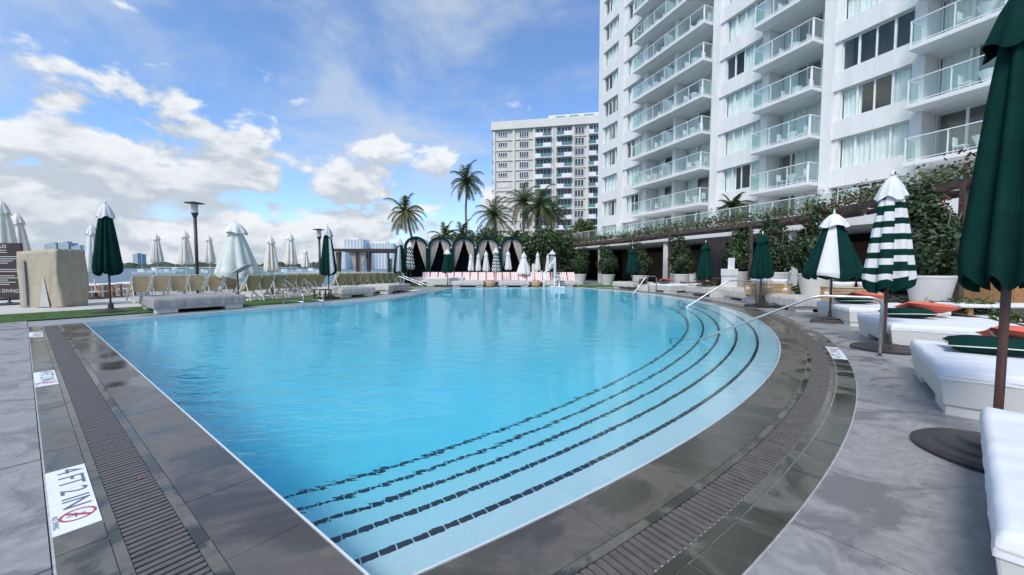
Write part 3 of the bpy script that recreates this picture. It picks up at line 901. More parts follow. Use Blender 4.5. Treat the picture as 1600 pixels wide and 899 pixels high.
for k in range(1, 14):
    zf = TT - k * TF
    tb('floor_band', M['beige_trim'], (.56, TWD - .5, .05, .298, zf - .14, zf + .14))
    def win(x0, x1, z0, z1, n):
        w = MB(); w.box(x0, x1, .12, .297, z0, z1)
        fr = w.build('window', M['far_white'], tower)
        for j in range(n):
            a = x0 + (x1 - x0) * j / n + .07; c = x0 + (x1 - x0) * (j + 1) / n - .07
            g = MB(); g.add([(a, .115, z0 + .08), (c, .115, z0 + .08), (c, .115, z1 - .08), (a, .115, z1 - .08)], [(0, 1, 2, 3)]); g.build('pane', M['tower_glass'], fr)
    if k < 6: win(1.4, 3.9, zf + 1.1, zf + 2.2, 4)
    else: tb('blind_panel', M['beige_trim'], (1.3, 4.6, .2, .296, zf + .9, zf + 2.2))
    win(7.5, 10.0, zf + .55, zf + 2.2, 4)
    win(22.9, 25.3, zf + .5, zf + 2.3, 3)
    for j, (x0, x1) in enumerate(((12.0, 16.5), (17.9, 22.1), (26.6, 30.5))):
        g = MB(); g.box(x0 + .3, x1 - .3, .2, .294, zf + .15, zf + 2.5); door = g.build('balcony_door', M['tower_glass'], tower)
        for s in range(3):
            m_ = x0 + .3 + (x1 - x0 - .6) * (s + 1) / 4; q = MB(); q.box(m_ - .05, m_ + .05, .12, .199, zf + .15, zf + 2.5); q.build('mullion', M['far_white'], door)
        q = MB(); q.box(x0, x1, -1.2, .19, zf - .12, zf + .1)
        flip = (k + j) % 2
        mid = x0 + (x1 - x0) * (.5 if (k + j) % 3 else .35)
        a0, a1, b0, b1 = (x0, mid, mid, x1) if flip else (mid, x1, x0, mid)
        q.box(a0, a1, -1.2, -1.1, zf + .1, zf + 1.05)
        bal = q.build('balcony', M['far_white'], tower)
        g = MB(); g.box(b0 + .05, b1 - .05, -1.18, -1.12, zf + .12, zf + 1.0); g.build('glass_panel', M['tower_green'], bal)
    q = MB(); q.box(-1.0, -.01, 2, 8, zf - .1, zf + .1); q.box(-1.0, -.9, 2, 8, zf + .1, zf + .9); q.build('side_balcony', M['beige_trim'], tower)

# ------------------------------------------------------------------ palms and greenery
def palm(x, y, z_top, lean, nf, fl, label, seed, z0=0.0, yellow=False, droop=1.0):
    r = random.Random(seed)
    root = empty('palm_tree', (x, y, z0), label=label, cat='palm tree', group='palm trees behind the cabanas')
    h = z_top - z0
    pts = []; rs = []
    for k in range(13):
        t = k / 12
        pts.append((lean[0] * (t ** 1.7) * h + .05 * math.sin(k * 1.3), lean[1] * t * h, h * t)); rs.append((.20 - .09 * t) * (1.25 if k == 0 else 1) + .012 * (k % 2))
    MB().tube(pts, rs, 9).build('trunk', M['trunk'], root, smooth=True)
    c = Vector(pts[-1])
    b = MB()
    for f in range(nf):
        az = f * 2.39996 + r.uniform(-.2, .2)
        el = R(80) - R(128) * (f / nf) ** .8 + r.uniform(-.15, .15)
        L = fl * r.uniform(.85, 1.1)
        d = Vector((math.cos(az) * math.cos(el), math.sin(az) * math.cos(el), math.sin(el)))
        p = c.copy(); seg = 9; path = [p.copy()]
        for s in range(seg):
            p = p + d * (L / seg); path.append(p.copy())
            d = (d + Vector((.03, 0, -.19 * droop * (0.5 + s / seg * 1.6)))).normalized()
        b.tube(path, [.035 * (1 - .8 * i / seg) for i in range(seg + 1)], 4, 0)
        mi = 1 if (f > nf * .72 and r.random() < .6) or yellow and r.random() < .5 else 0
        for s in range(1, seg * 4):
            t = s / (seg * 4); i = min(int(t * seg), seg - 1); q = path[i].lerp(path[i + 1], t * seg - i)
            ax = (path[i + 1] - path[i]).normalized()
            side = ax.cross(Vector((0, 0, 1)))
            side = side.normalized() if side.length > 1e-4 else Vector((1, 0, 0))
            ll = fl * .30 * (1 - abs(t - .4) * .95) * r.uniform(.8, 1.15)
            for sg in (-1, 1):
                tip = q + (side * sg * .8 + ax * .55 + Vector((0, 0, -.45 * droop + r.uniform(-.15, .15)))).normalized() * ll
                wv = ax * .040
                b.add([q - wv, q + wv, tip], [(0, 1, 2)], mi)
    b.build('crown', [M['frond'], M['frond2']], root)
    return root
p = at(727, 283, 50); palm(p.x, 50, p.z, (.012, 0), 26, 3.1, 'tallest palm standing alone left of the beige tower', 1)
p = at(634, 332, 45); palm(p.x + 1.3, 45, p.z, (-.17, 0), 24, 3.0, 'leaning palm with a curved trunk left of the tallest palm', 2, yellow=True)
p = at(771, 336, 48); palm(p.x + .3, 48, p.z, (-.03, 0), 24, 3.2, 'short palm at the left foot of the beige tower', 3)
p = at(815, 315, 52); palm(p.x + .4, 52, p.z, (-.02, 0), 26, 3.5, 'slim palm in front of the beige tower, left of the pair', 4)
p = at(845, 322, 44); palm(p.x - .2, 44, p.z, (.02, 0), 28, 3.3, 'full dark palm in front of the tower with a pale trunk', 5, droop=1.25)
p = at(864, 332, 55); palm(p.x - .3, 55, p.z, (.02, 0), 24, 3.3, 'rightmost palm in front of the beige tower', 6)
# low feathery palms and shrubs
for i, (px, py, Y, fl, lab) in enumerate(((695, 362, 42, 2.0, 'low yellow-green palm behind the left cabanas'), (722, 362, 43, 2.4, 'spiky low palm at the foot of the tallest palm'), (806, 366, 42, 2.2, 'pale low palm behind the right cabana arches'), (851, 372, 40, 1.6, 'small palm clump right of the cabanas'))):
    p = at(px, py, Y); palm(p.x, Y, p.z - .6, (0, 0), 22, fl, lab, 20 + i, yellow=(i in (0, 2)), droop=.8)
def shrub(name, c, rad, n, size, label, cat='shrub', group='shrubs behind the cabanas', mats=('leaf', 'leaf2', 'leaf3'), seed=1, z0=0):
    r = random.Random(seed)
    root = empty(name, (c[0], c[1], z0), label=label, cat=cat, group=group)
    b = MB()
    b.tube([(0, 0, 0), (.05, 0, (c[2] - z0) * .6), (0, .05, c[2] - z0)], [.12, .08, .03], 7)
    for k in range(5):
        a = k * 1.26; b.tube([(0, 0, (c[2] - z0) * .45), (math.cos(a) * rad[0] * .6, math.sin(a) * rad[1] * .6, c[2] - z0 + rad[2] * .3)], [.05, .015], 5)
    b.build('trunk', M['trunk'], root)
    b = MB(); b.leaves((0, 0, c[2] - z0), rad, n, size, len(mats), .35, r, zmin=.05)
    b.build('crown', [M[m] for m in mats], root)
    return root
for i, (px, py, Y, rx, rz, lab) in enumerate(((742, 383, 41, 2.3, 1.3, 'dark rounded shrub between the palms behind the cabanas'), (765, 377, 44, 2.2, 1.7, 'tall green shrub under the short palm'), (790, 385, 40, 1.8, 1.2, 'dense shrub behind the fourth cabana arch'), (829, 388, 38.5, 1.9, 1.6, 'broad dark shrub right of the last cabana'), (850, 384, 37.5, 1.9, 1.9, 'dark shrub at the far end of the vine pergola'), (873, 384, 40, 1.9, 1.7, 'shrub under the rightmost palm'), (712, 384, 40, 1.7, 1.0, 'low shrub behind the middle cabana'))):
    p = at(px, py, Y); shrub('shrub', (p.x, Y, p.z), (rx, 1.6, rz), 2600, .17, lab, seed=40 + i)
p = at(915, 362, 70); shrub('tree', (p.x, 70, p.z), (2.6, 2.2, 2.2), 1300, .38, 'bright green tree between the tower and the hotel corner', 'tree', 'trees between tower and hotel', ('leaf3', 'leaf3', 'leaf'), 60)
p = at(902, 372, 68); shrub('tree', (p.x, 68, p.z), (1.9, 2, 1.4), 700, .35, 'small yellow-green tree below the bright tree by the hotel corner', 'tree', 'trees between tower and hotel', ('leaf3', 'frond2'), 61)
p = at(860, 386, 46); shrub('hedge', (p.x + 2.0, 46, 2.6), (4.5, 1.2, 2.6), 2500, .3, 'dark hedge closing the terrace left of the hotel podium', 'hedge', 'hedges', ('leaf', 'leaf2'), 62)
# cycad on the hotel terrace
hp = HO + Vector((.365 * 18.6 - .931 * 2.0, -.931 * 18.6 - .365 * 2.0, 0))
palm(hp.x, hp.y, 5.6, (0, 0), 22, 1.25, 'sago palm with arching fronds on the hotel terrace', 77, z0=4.27, droop=.7)['group'] = 'terrace plants'

# ------------------------------------------------------------------ curved vine pergola and planters
PERG = [(12.05, 8.2), (12.35, 10.6), (12.75, 13.3), (13.4, 15.9), (13.45, 18.4), (12.75, 20.6), (12.0, 22.9), (10.7, 26.2), (9.3, 32.5), (5.6, 40.8)]
pg = empty('vine_pergola', (PERG[4][0], PERG[4][1], 0), label='weathered timber pergola curving along the restaurant terrace', cat='pergola')
def pl(p, z): return Vector((p[0] - PERG[4][0], p[1] - PERG[4][1], z))
for a, c in zip(PERG[:-1], PERG[1:]):
    MB().hbar(pl(a, 3.80), pl(c, 3.80), .10, .24).build('beam', M['vine_wood'], pg)
    d = (Vector(c) - Vector(a)); nrm = Vector((d.y, -d.x)).normalized()
    a2 = Vector(a) + nrm * 1.0; c2 = Vector(c) + nrm * 1.0
    MB().hbar(pl(a2, 3.72), pl(c2, 3.72), .10, .2).build('rear_beam', M['vine_wood'], pg)
    for t in (0.1, .5, .9):
        q = Vector(a).lerp(Vector(c), t); MB().bar(pl(q - nrm * .1, 3.80), pl(q + nrm * 1.3, 3.76), .07, .10).build('rafter', M['vine_wood'], pg)
for p in PERG[1:-1:2]:
    MB().bar(pl(p, -.02), pl(p, 3.8), .14).build('post', M['vine_wood'], pg)
vlab = ['nearest', 'second nearest', 'third', 'fourth', 'fifth', 'sixth', 'seventh', 'eighth', 'farthest']
for i, (a, c) in enumerate(zip(PERG[:-1], PERG[1:])):
    r = random.Random(90 + i)
    A_, C_ = Vector(a), Vector(c); mid = (A_ + C_) / 2
    root = empty('bougainvillea', (mid.x, mid.y, 3.85), label=f'bougainvillea with red bracts on the pergola beam, {vlab[i]} clump from the camera' if i not in (0, 8) else f'bougainvillea on the pergola beam, {vlab[i]} clump', cat='vine', group='vines over the pergola')
    b = MB(); st = MB(); fl = MB()
    L = (C_ - A_).length; dens = int(300 * L)
    for k in range(dens):
        t = r.random(); p = A_.lerp(C_, t) - mid
        cl = math.sin(t * L * 1.9 + i) + math.sin(t * L * 4.1 + 2 * i)
        if cl < -.6 and r.random() < .7: continue
        z = .12 + abs(r.gauss(.10, .22)) + .14 * max(0, cl)
        o = r.gauss(.55, .40)
        q = Vector((p.x + o * .9, p.y + r.gauss(0, .2), z))
        red = (math.sin(t * L * 1.3 + i * 2.2) > .55) and r.random() < .35
        (fl if red else b).leaf(q, (r.gauss(0, 1), r.gauss(0, 1), r.gauss(.4, 1)), r.uniform(.05, .11), 1.5, 0 if red else r.randrange(3), r)
    for k in range(int(L * 5)):
        t = r.random(); p = A_.lerp(C_, t) - mid; x = r.gauss(.2, .3)
        st.tube([(p.x + x, p.y, -.1), (p.x + x + r.gauss(0, .25), p.y + r.gauss(0, .25), .35), (p.x + x + r.gauss(0, .5), p.y + r.gauss(0, .5), r.uniform(.4, .8))], [.015, .01, .004], 4)
    b.build('foliage', [M['leaf'], M['leaf3'], M['leaf3']], root); fl.build('bracts', M['bract'], root, kind='stuff'); st.build('stems', M['trunk'], root)
# raised planting bed behind the daybeds
BED0, BED1 = 3.95, 7.2
bd = MB(); sector(bd, BED0, BED0 + .12, -66, 20, -.015, .40, 60); sector(bd, BED0 + .121, BED1, -66, 20, -.015, .34, 60)
bd.build('planting_bed', M['soil'], kind='structure')
bd = MB(); sector(bd, BED0 + .125, BED0 + 1.1, -52, -14, .335, .352, 30); bd.build('white_gravel', M['gravel'], kind='structure')
gc = MB(); r = random.Random(5)
for k in range(9000):
    a = r.uniform(-52, 20); o = BED0 + .15 + 1.0 * r.random() ** 1.4
    if math.sin(a * 1.7) + math.sin(a * .63 + 1) < -.1: continue
    p = polar(o, a); gc.leaf(Vector((p.x, p.y, .36 + r.random() * .28 * (1 + .4 * math.sin(a * 2.3)))), (r.gauss(0, 1), r.gauss(0, 1), 1), r.uniform(.05, .11), 1.8, r.randrange(3), r)
gc.build('ground_cover', [M['leaf3'], M['leaf'], M['frond2']], label='low green ground cover growing in the raised bed behind the daybeds', category='plants', kind='stuff')
POTS = [(11.55, 10.6, .38, 1.02, 'large off-white planter with a dense hedge beside the striped umbrella'), (11.3, 14.3, .38, 1.15, 'off-white planter partly behind the green and white umbrella'), (12.4, 18.0, .38, 1.12, 'planter with hedge behind the tall plain green umbrella'), (12.5, 21.3, .38, 1.15, 'planter beside the white box left of the tall plain green umbrella'), (11.5, 26.0, .15, 1.28, 'planter with a round clipped hedge left of the umbrella with dark drapes'), (9.8, 29.4, 0, 1.3, 'planter behind the far green umbrella'), (8.2, 33.0, 0, 1.3, 'planter right of the grey square column'), (6.2, 35.2, 0, 1.25, 'farthest planter at the end of the striped loungers')]
for i, (x, y, z, dia, lab) in enumerate(POTS):
    r = random.Random(120 + i)
    root = empty('planter', (x, y, z), r.random() * 3, label=lab, cat='planter', group='white planters along the terrace')
    R1 = dia / 2
    q = MB(); q.lathe([(R1 * .66, -.4), (R1 * .68, 0), (R1 * .97, .80), (R1, .84), (R1, .90), (R1 * .93, .90), (R1 * .90, .78)], 36)
    q.build('pot', M['pot'], root, smooth=False)
    q = MB(); q.disc(R1 * .92, .79, 24); q.build('soil', M['soil'], root)
    b = MB()
    for k in range(6):
        a = k; b.tube([(0, 0, .7), (math.cos(a) * .3, math.sin(a) * .3, 1.6), (math.cos(a) * .5, math.sin(a) * .5, 2.6)], [.04, .03, .01], 5)
    b.build('stems', M['trunk'], root)
    b = MB(); b.leaves((0, 0, 1.72), (R1 * 1.30, R1 * 1.30, .98), 4200, .085, 3, .55, r, zmin=.80)
    b.leaves((.3, .1, 2.75), (R1 * 1.0, R1 * 1.0, .75), 1300, .085, 3, .3, r)
    b.build('hedge', [M['leaf'], M['leaf2'], M['leaf2']], root)
    if i in (0, 1, 2, 4, 5):
        b = MB(); b.leaves((.2, -.1, 2.6), (R1 * 1.1, R1 * 1.1, .7), 160, .075, 1, .6, r); b.build('red_bracts', M['bract'], root, kind='stuff')
# ------------------------------------------------------------------ umbrellas
def umbrella(x, y, hem, top, rad, pole_z=0.0, style='green', label='', cap=True, base='round', folds=8, seed=0, rz=0.0, pole='brown_pole', capr=.42, group='closed umbrellas round the pool', openness=1.0, tilt=(0, 0)):
    r = random.Random(seed)
    root = empty('closed_umbrella', (x, y, pole_z), rz, label=label, cat='umbrella', group=group)
    root.rotation_euler = (tilt[0], tilt[1], rz)
    hem -= pole_z; top -= pole_z
    H = top - hem
    n = folds * 8
    capz = top - H * (.13 if cap else .03)
    rows = 33
    styles = {'green': ['green'], 'split': ['green', 'wcanvas'], 'stripe': ['green', 'wcanvas'], 'zig': ['green', 'wcanvas'], 'white': ['wcanvas'], 'cream': ['cream'], 'pale': ['pale_green_canvas'], 'greysplit': ['green', 'grey_canvas']}
    mats = styles[style]
    ph = [r.uniform(-.35, .35) for _ in range(folds)]
    top_w = .34 if rad < .6 else .20
    capr = capr if rad >= .6 else max(capr, .54)
    prof = []
    for i in range(rows):
        t = i / (rows - 1)
        w = top_w + (1 - top_w) * (t ** (.85 if rad < .6 else .95))
        if t > .90: w *= 1 - (t - .90) * 1.1
        prof.append((rad * w, capz + .12 * H * (1 - t) * 0 - (capz - hem) * t))
    def rf(rr, z, a, i):
        t = i / (rows - 1)
        a = a + .16 * math.sin(2 * a + seed * 1.7) + .10 * math.sin(3 * a + seed + 1.2 * t)
        f = (a / (2 * math.pi) * folds) % 1.0
        j = int(a / (2 * math.pi) * folds) % folds
        fold = 2 * abs(math.cos(math.pi * f)) ** .8 - 1       # crests at the ribs, sharp creases between
        depth = (.26 + .34 * t) * (1 if rad < .6 else .55) * (1 + .5 * ph[j])
        q = rr * (1 - depth * .5 + depth * .5 * fold + .05 * math.sin(a * 3 + seed) + .04 * ph[j] * math.sin(t * 6 + j))
        zz = z
        if t > .8: zz += (t - .8) * 5 * (.045 * H) * (math.cos(2 * math.pi * f) * .6 + ph[j])
        return max(q, .02), zz
    def mf(i, k):
        if style in ('stripe', 'zig'):
            t = i / (rows - 1)
            if t > .90 and style == 'stripe': return 0
            j = ((k + 4) // 8) % folds
            s = int(t * 13 + (.9 * ph[j] + .4 if style == 'stripe' else .5 * math.cos(2 * math.pi * (k / 8.0)) + .5))
            return s % 2
        if style == 'split' or style == 'greysplit':
            if i >= rows - 2: return 0
            j = ((k + 4) // 8) % folds
            return 1 if j in (0, 4) and style == 'split' or (style == 'greysplit' and j % 4 == 0) else 0
        return 0
    b = MB(); b.lathe(prof, n, rf=rf, mf=mf)
    b.build('canopy', [M[m] for m in mats], root, smooth=True)
    if cap:
        cm = 'wcanvas' if style in ('green', 'split', 'stripe', 'zig') and label.find('plain green') < 0 else {'greysplit': 'grey_canvas', 'white': 'wcanvas', 'cream': 'cream', 'pale': 'wcanvas'}.get(style, 'green')
        b = MB(); cr = rad * capr
        pr = [(.02, top), (cr * .34, top - H * .025), (cr * .66, top - H * .085), (cr * .88, top - H * .15), (cr, top - H * .205)]
        b.lathe(pr, n, rf=lambda rr, z, a, i: (rr * (1 + (.10 * i / 4) * math.cos(a * folds + .6)), z + (.02 * H * math.cos(a * folds / 2 + seed) if i == 4 else 0)))
        b.build('vent_cap', M[cm], root, smooth=True)
    pm = M[pole]
    pr_ = .028 if rad > .3 else .02
    b = MB(); b.tube([(0, 0, .0), (0, 0, top + .02)], pr_, 10); b.build('pole', pm, root)
    b = MB(); b.tube([(0, 0, top), (0, 0, top + .05), (0, 0, top + .12)], [.03, .022, .008], 8); b.build('finial', M['white_metal'] if cap else pm, root)
    # ribs peeping out below the hem
    for k in range(4):
        a = k * math.pi / 2 + .3
        q = MB(); q.tube([(math.cos(a) * .03, math.sin(a) * .03, hem + H * .35), (math.cos(a) * rad * .45, math.sin(a) * rad * .45, hem + .04)], .009, 5); q.build('rib', M['dark_metal'], root)
    if base == 'round':
        b = MB(); b.lathe([(.46, 0), (.47, .03), (.43, .055), (.36, .065), (.33, .085), (.22, .095), (.19, .12), (.08, .135), (.06, .30), (.035, .31)], 32); b.disc(.46, .0)
        b.build('base', M['base_plastic'], root, smooth=False)
    elif base == 'square':
        b = MB()
        for s, z0, z1 in ((.40, 0, .05), (.37, .05, .08), (.20, .08, .12)): b.box(-s, s, -s, s, z0, z1)
        b.tube([(0, 0, .1), (0, 0, .3)], .045, 8); b.build('base', M['base_plastic'], root, bevel=.015)
    return root
def upx(px, ptop, phem, Y, rad, style, label, **k):
    t = at(px, ptop, Y); h = at(px, phem, Y)
    xg = at(px, 418, Y).x
    # rad is the half width of the hem across the line of sight
    return umbrella(xg, Y, h.z, t.z, rad, style=style, label=label, **k)
# right hand side, near to far
umbrella(3.83, 2.97, 1.37, 3.62, .315, style='green', label='very large plain green umbrella closest to the camera at the right edge', cap=True, capr=.60, base='round', seed=3, rz=.35)
upx(1387, 275, 452, 6.95, .39, 'stripe', 'closed umbrella with horizontal green and white stripes', base='round', seed=4, capr=.52)
upx(1300, 334, 436, 10.6, .74, 'split', 'half closed green and white panelled umbrella beside the striped one', base='square', seed=5, capr=.42, rz=.80)
upx(1190, 366, 434, 14.5, .45, 'green', 'plain green umbrella behind the middle handrail', base='square', seed=6, capr=.4)
upx(1102, 379, 435, 20.0, .45, 'green', 'plain green umbrella by the dark restaurant opening', base='square', seed=7)
upx(988, 388, 427, 26.4, .45, 'green', 'farthest plain green umbrella, beside the smallest handrail', base='square', seed=8)
# left and far
umbrella(-13.48, 12.85, 1.30, 3.62, .40, style='green', label='dark green umbrella with a pale cap by the left lawn', base='round', seed=9, capr=.5, pole='dark_metal')
upx(513, 354, 429, 18.4, .40, 'greysplit', 'green umbrella with a pale grey panel beside the near ladder', base='square', seed=10, capr=.6, pole='dark_metal', rz=2.6)
upx(625, 373, 426, 23.6, .46, 'greysplit', 'green umbrella with a grey panel in front of the left pergola', base='square', seed=11, capr=.45, pole='dark_metal', rz=4.75)
upx(641, 378, 421, 31.3, .40, 'zig', 'zigzag green and white umbrella by the first cabana', base='square', seed=12, capr=.6)
upx(775, 388, 425, 30.6, .38, 'zig', 'zigzag green and white umbrella among the striped loungers', base='square', seed=13, capr=.6)
upx(863, 392, 420, 31.4, .36, 'zig', 'zigzag umbrella behind the white lifeguard ladder', base='square', seed=14, capr=.7)
upx(699, 390, 426, 29.6, .48, 'green', 'green umbrella with a white cap in front of the second cabana', base='square', seed=15, capr=.45)
far_w = ['first', 'second', 'third', 'fourth', 'fifth', 'sixth']
for i, (px, pt, ph, rad) in enumerate(((736, 398, 423, .29), (747.5, 397, 423, .27), (759.5, 393, 424, .33), (794, 393, 422, .33), (840, 395, 423, .28), (856, 398, 424, .24))):
    upx(px, pt, ph, 33.0, rad, 'white', f'small white umbrella in front of the cabanas, {far_w[i]} of six from the left', base='square', seed=30 + i, group='small white umbrellas before the cabanas')
upx(818.5, 395, 429, 32.6, .64, 'white', 'half open white umbrella, broadest before the last cabana', base='square', seed=37, capr=.36, group='small white umbrellas before the cabanas')
for i, (px, pt, ph, Y, rad, st, lab) in enumerate(((9, 314, 412, 18.0, .50, 'cream', 'cream umbrella behind the pool rules sign'), (32, 334, 412, 19.5, .46, 'cream', 'cream umbrella right of the sign, above the khaki cover'), (147, 351, 427, 18.2, .36, 'white', 'white umbrella half hidden by the dark green one'), (246, 366, 411, 25.0, .39, 'cream', 'slim cream umbrella alone left of the lamp post'), (291, 361, 413, 23.5, .41, 'cream', 'cream umbrella just left of the tall lamp post'), (328, 368, 411, 25.0, .34, 'cream', 'slim cream umbrella just right of the tall lamp post'), (370, 347, 434, 18.3, 1.0, 'pale', 'largest half open pale green umbrella over the beach chairs'), (424, 369, 424, 21.5, .42, 'cream', 'cream umbrella right of the half open one'), (455, 365, 413, 24.5, .40, 'cream', 'cream umbrella between the half open one and the second lamp'), (478, 390, 418, 38.0, .42, 'cream', 'smallest cream umbrella far out by the bay'))):
    upx(px, pt, ph, Y, rad, st, lab, base='round', seed=50 + i, capr=.46, pole='white_wood', group='cream umbrellas on the bay terrace')

# ------------------------------------------------------------------ daybeds
def cushion(name, m, w, d, h, parent, loc, rot, piping=None, seed=0):
    b = MB(); nx, ny = 12, 10
    r = random.Random(seed)
    for sgn in (1, -1):
        vs = []
        for j in range(ny + 1):
            for i in range(nx + 1):
                u, v = i / nx * 2 - 1, j / ny * 2 - 1
                e = (1 - u ** 4) * (1 - v ** 4)
                pin = 1 - .10 * (abs(u) * (1 - v * v) * 0 + (1 - abs(u)) * abs(v) ** 3 + (1 - abs(v)) * abs(u) ** 3)
                vs.append((u * w / 2 * pin, v * d / 2 * pin, sgn * h / 2 * max(0, e) ** .45 + .006 * math.sin(u * 7 + seed) * e))
        fs = []
        for j in range(ny):
            for i in range(nx):
                q = (j * (nx + 1) + i, j * (nx + 1) + i + 1, (j + 1) * (nx + 1) + i + 1, (j + 1) * (nx + 1) + i)
                fs.append(q if sgn > 0 else tuple(reversed(q)))
        b.add(vs, fs)
    o = b.build(name, m, parent, loc, smooth=True)
    if parent is None: pass
    o.rotation_euler = rot
    if piping:
        pts = []
        for i in range(41):
            s = i / 40 * 4; k = int(s) % 4; f = s - int(s)
            u, v = [(-1 + 2 * f, -1), (1, -1 + 2 * f), (1 - 2 * f, 1), (-1, 1 - 2 * f)][k]
            pin = 1 - .10 * ((1 - abs(u)) * abs(v) ** 3 + (1 - abs(v)) * abs(u) ** 3)
            pts.append((u * w / 2 * pin, v * d / 2 * pin, 0))
        MB().tube(pts, .007, 5).build('piping', piping, o, smooth=True)
    return o
def slab_top(w, d, z, th, over, seed, ruffle=.012, nx=26, ny=26, drop=.10):
    """soft sheet with a rounded edge hanging a little over the sides"""
    r = random.Random(seed); b = MB(); vs = []
    for j in range(ny + 1):
        for i in range(nx + 1):
            u, v = i / nx * 2 - 1, j / ny * 2 - 1
            eu, ev = max(0, abs(u) - .955) / .045, max(0, abs(v) - .955) / .045
            e = max(eu, ev)
            x = math.copysign(min(abs(u), .955) / .955 * (w / 2 - .02) + (math.sin(eu * 1.57) * (.02 + over)), u)
            y = math.copysign(min(abs(v), .955) / .955 * (d / 2 - .02) + (math.sin(ev * 1.57) * (.02 + over)), v)
            zz = z + th - (1 - math.cos(e * 1.57)) * (th + drop) * (1 if e < .99 else 1 + .05 * math.sin(i * .21 + seed) + .05 * math.sin(j * .17 + 2))
            zz += (.005 * math.sin(u * 9 + seed) * math.sin(v * 8) + .004 * math.sin(u * 23 + 9 * v + seed) * math.sin(v * 5 - u * 3)) * (1 - e)
            k = ruffle * e * (math.sin((i + j) * .41 + seed) + .5 * math.sin((i - j) * .93))
            vs.append((x + k, y + k, zz))
    b.add(vs, [(j * (nx + 1) + i, j * (nx + 1) + i + 1, (j + 1) * (nx + 1) + i + 1, (j + 1) * (nx + 1) + i) for j in range(ny) for i in range(nx)])
    return b
def daybed(x, y, rz, label, covered=False, w=2.1, d=1.95, h=.42, cover='cover', group='daybeds round the pool', seed=0, foot=.10):
    """local x = width along the pool edge, local y = away from the pool; origin at the centre of the pool-side edge"""
    root = empty('daybed', (x, y, 0), rz, label=label, cat='daybed', group=group)
    b = MB(); t = .04
    lo = [(-w / 2 + t, t), (w / 2 - t, t), (w / 2 - t, d - t), (-w / 2 + t, d - t)]; hi = [(-w / 2, 0), (w / 2, 0), (w / 2, d), (-w / 2, d)]
    b.add([(*p, foot) for p in lo] + [(*p, h) for p in hi], [(3, 2, 1, 0), (4, 5, 6, 7), (0, 1, 5, 4), (1, 2, 6, 5), (2, 3, 7, 6), (3, 0, 4, 7)])
    b.build('box', M['bed_box'] if not covered or cover != 'grey_cover' else M['grey_canvas'], root, bevel=.012)
    for sx in (-1, 1):
        for yy in (t + .02, d - t - .52):
            q = MB(); x0 = sx * (w / 2 - t - .02); x1 = sx * (w / 2 - t - .55); q.box(min(x0, x1), max(x0, x1), yy, yy + .5, 0, foot - .002); q.build('foot', M['bed_box'], root)
    if covered:
        s = slab_top(w + .02, d + .02, h, .05, .02, seed, .010, nx=90, ny=90, drop=.24)
        s.v = [(p[0], p[1] + d / 2, p[2] + .02 * math.sin(p[0] * 5 + seed) * math.sin(p[1] * 3)) for p in s.v]
        s.build('weather_cover', M[cover], root, smooth=True)
    else:
        s = slab_top(w - .02, d - .02, h, .06, .010, seed, .0015, nx=90, ny=90, drop=.045)
        s.v = [(p[0], p[1] + d / 2, p[2]) for p in s.v]
        s.build('towelled_mattress', M['towel'], root, smooth=True)
    return root
def bed_polar(ang, off, label, covered=False, pil=0, **k):
    p = polar(off, ang)
    rz = R(ang) - math.pi / 2            # local y points outward
    o = daybed(p.x, p.y, rz, label, covered, **k)
    return o, p, rz
def pillows(p, rz, lab, seed, z=.51, side=-1):
    """green pillow lying flat and a coral striped one leaning on it"""
    r = random.Random(seed)
    def P(lx, ly, lz):
        v = Vector((lx, ly, 0)); v.rotate(Matrix.Rotation(rz, 3, 'Z')); return Vector((p.x + v.x, p.y + v.y, lz))
    c = cushion('pillow', M['green'], .78, .50, .17, None, P(side * .32, .60, z + .075), (.03, -.03, rz + math.pi / 2 + r.uniform(-.2, .15)), M['cream'], seed)
    tag(c, f'dark green pillow with pale piping on the {lab}', 'pillow', 'green pillows on daybeds')
    c = cushion('pillow', M['coral_stripe' if seed == 10 else 'coral'], .80, .52, .16, None, P(side * .62, .98, z + .17), (R(-14), R(6), rz + math.pi / 2 + r.uniform(-.15, .25)), M['coral'], seed + 1)
    tag(c, f'coral pillow leaning on the {lab}' if seed != 10 else f'coral and cream striped pillow leaning on the {lab}', 'pillow', 'coral pillows on daybeds')
beds = [(-49.6, 1.62, 'white towelled daybed nearest the camera, cut by the right edge', False), (-40.1, 1.50, 'white towelled daybed behind the big green umbrella pole', False), (-29.3, 1.62, 'white towelled daybed behind the striped umbrella', False), (-20.2, 1.85, 'white daybed beside the green and white panelled umbrella', False), (-11.2, 1.75, 'covered daybed behind the middle of the long handrail', True), (-1.2, 1.80, 'covered daybed with a sagging cream cover behind the middle handrail', True), (7.2, 1.7, 'covered daybed under the green umbrella by the restaurant', True), (15.6, 1.35, 'uncovered white daybed right of the smallest handrail', False), (26.2, 1.55, 'farthest covered daybed on the right by the planters', True)]
names = {1: 'daybed behind the big umbrella pole', 2: 'daybed behind the striped umbrella', 3: 'daybed beside the panelled umbrella', 7: 'far white daybed'}
for i, (ang, off, lab, cov) in enumerate(beds):
    o, p, rz = bed_polar(ang, off, lab, cov, seed=i, w=2.1 if i < 7 else 2.0)
    if i in names: pillows(p, rz, names[i], 10 * i)
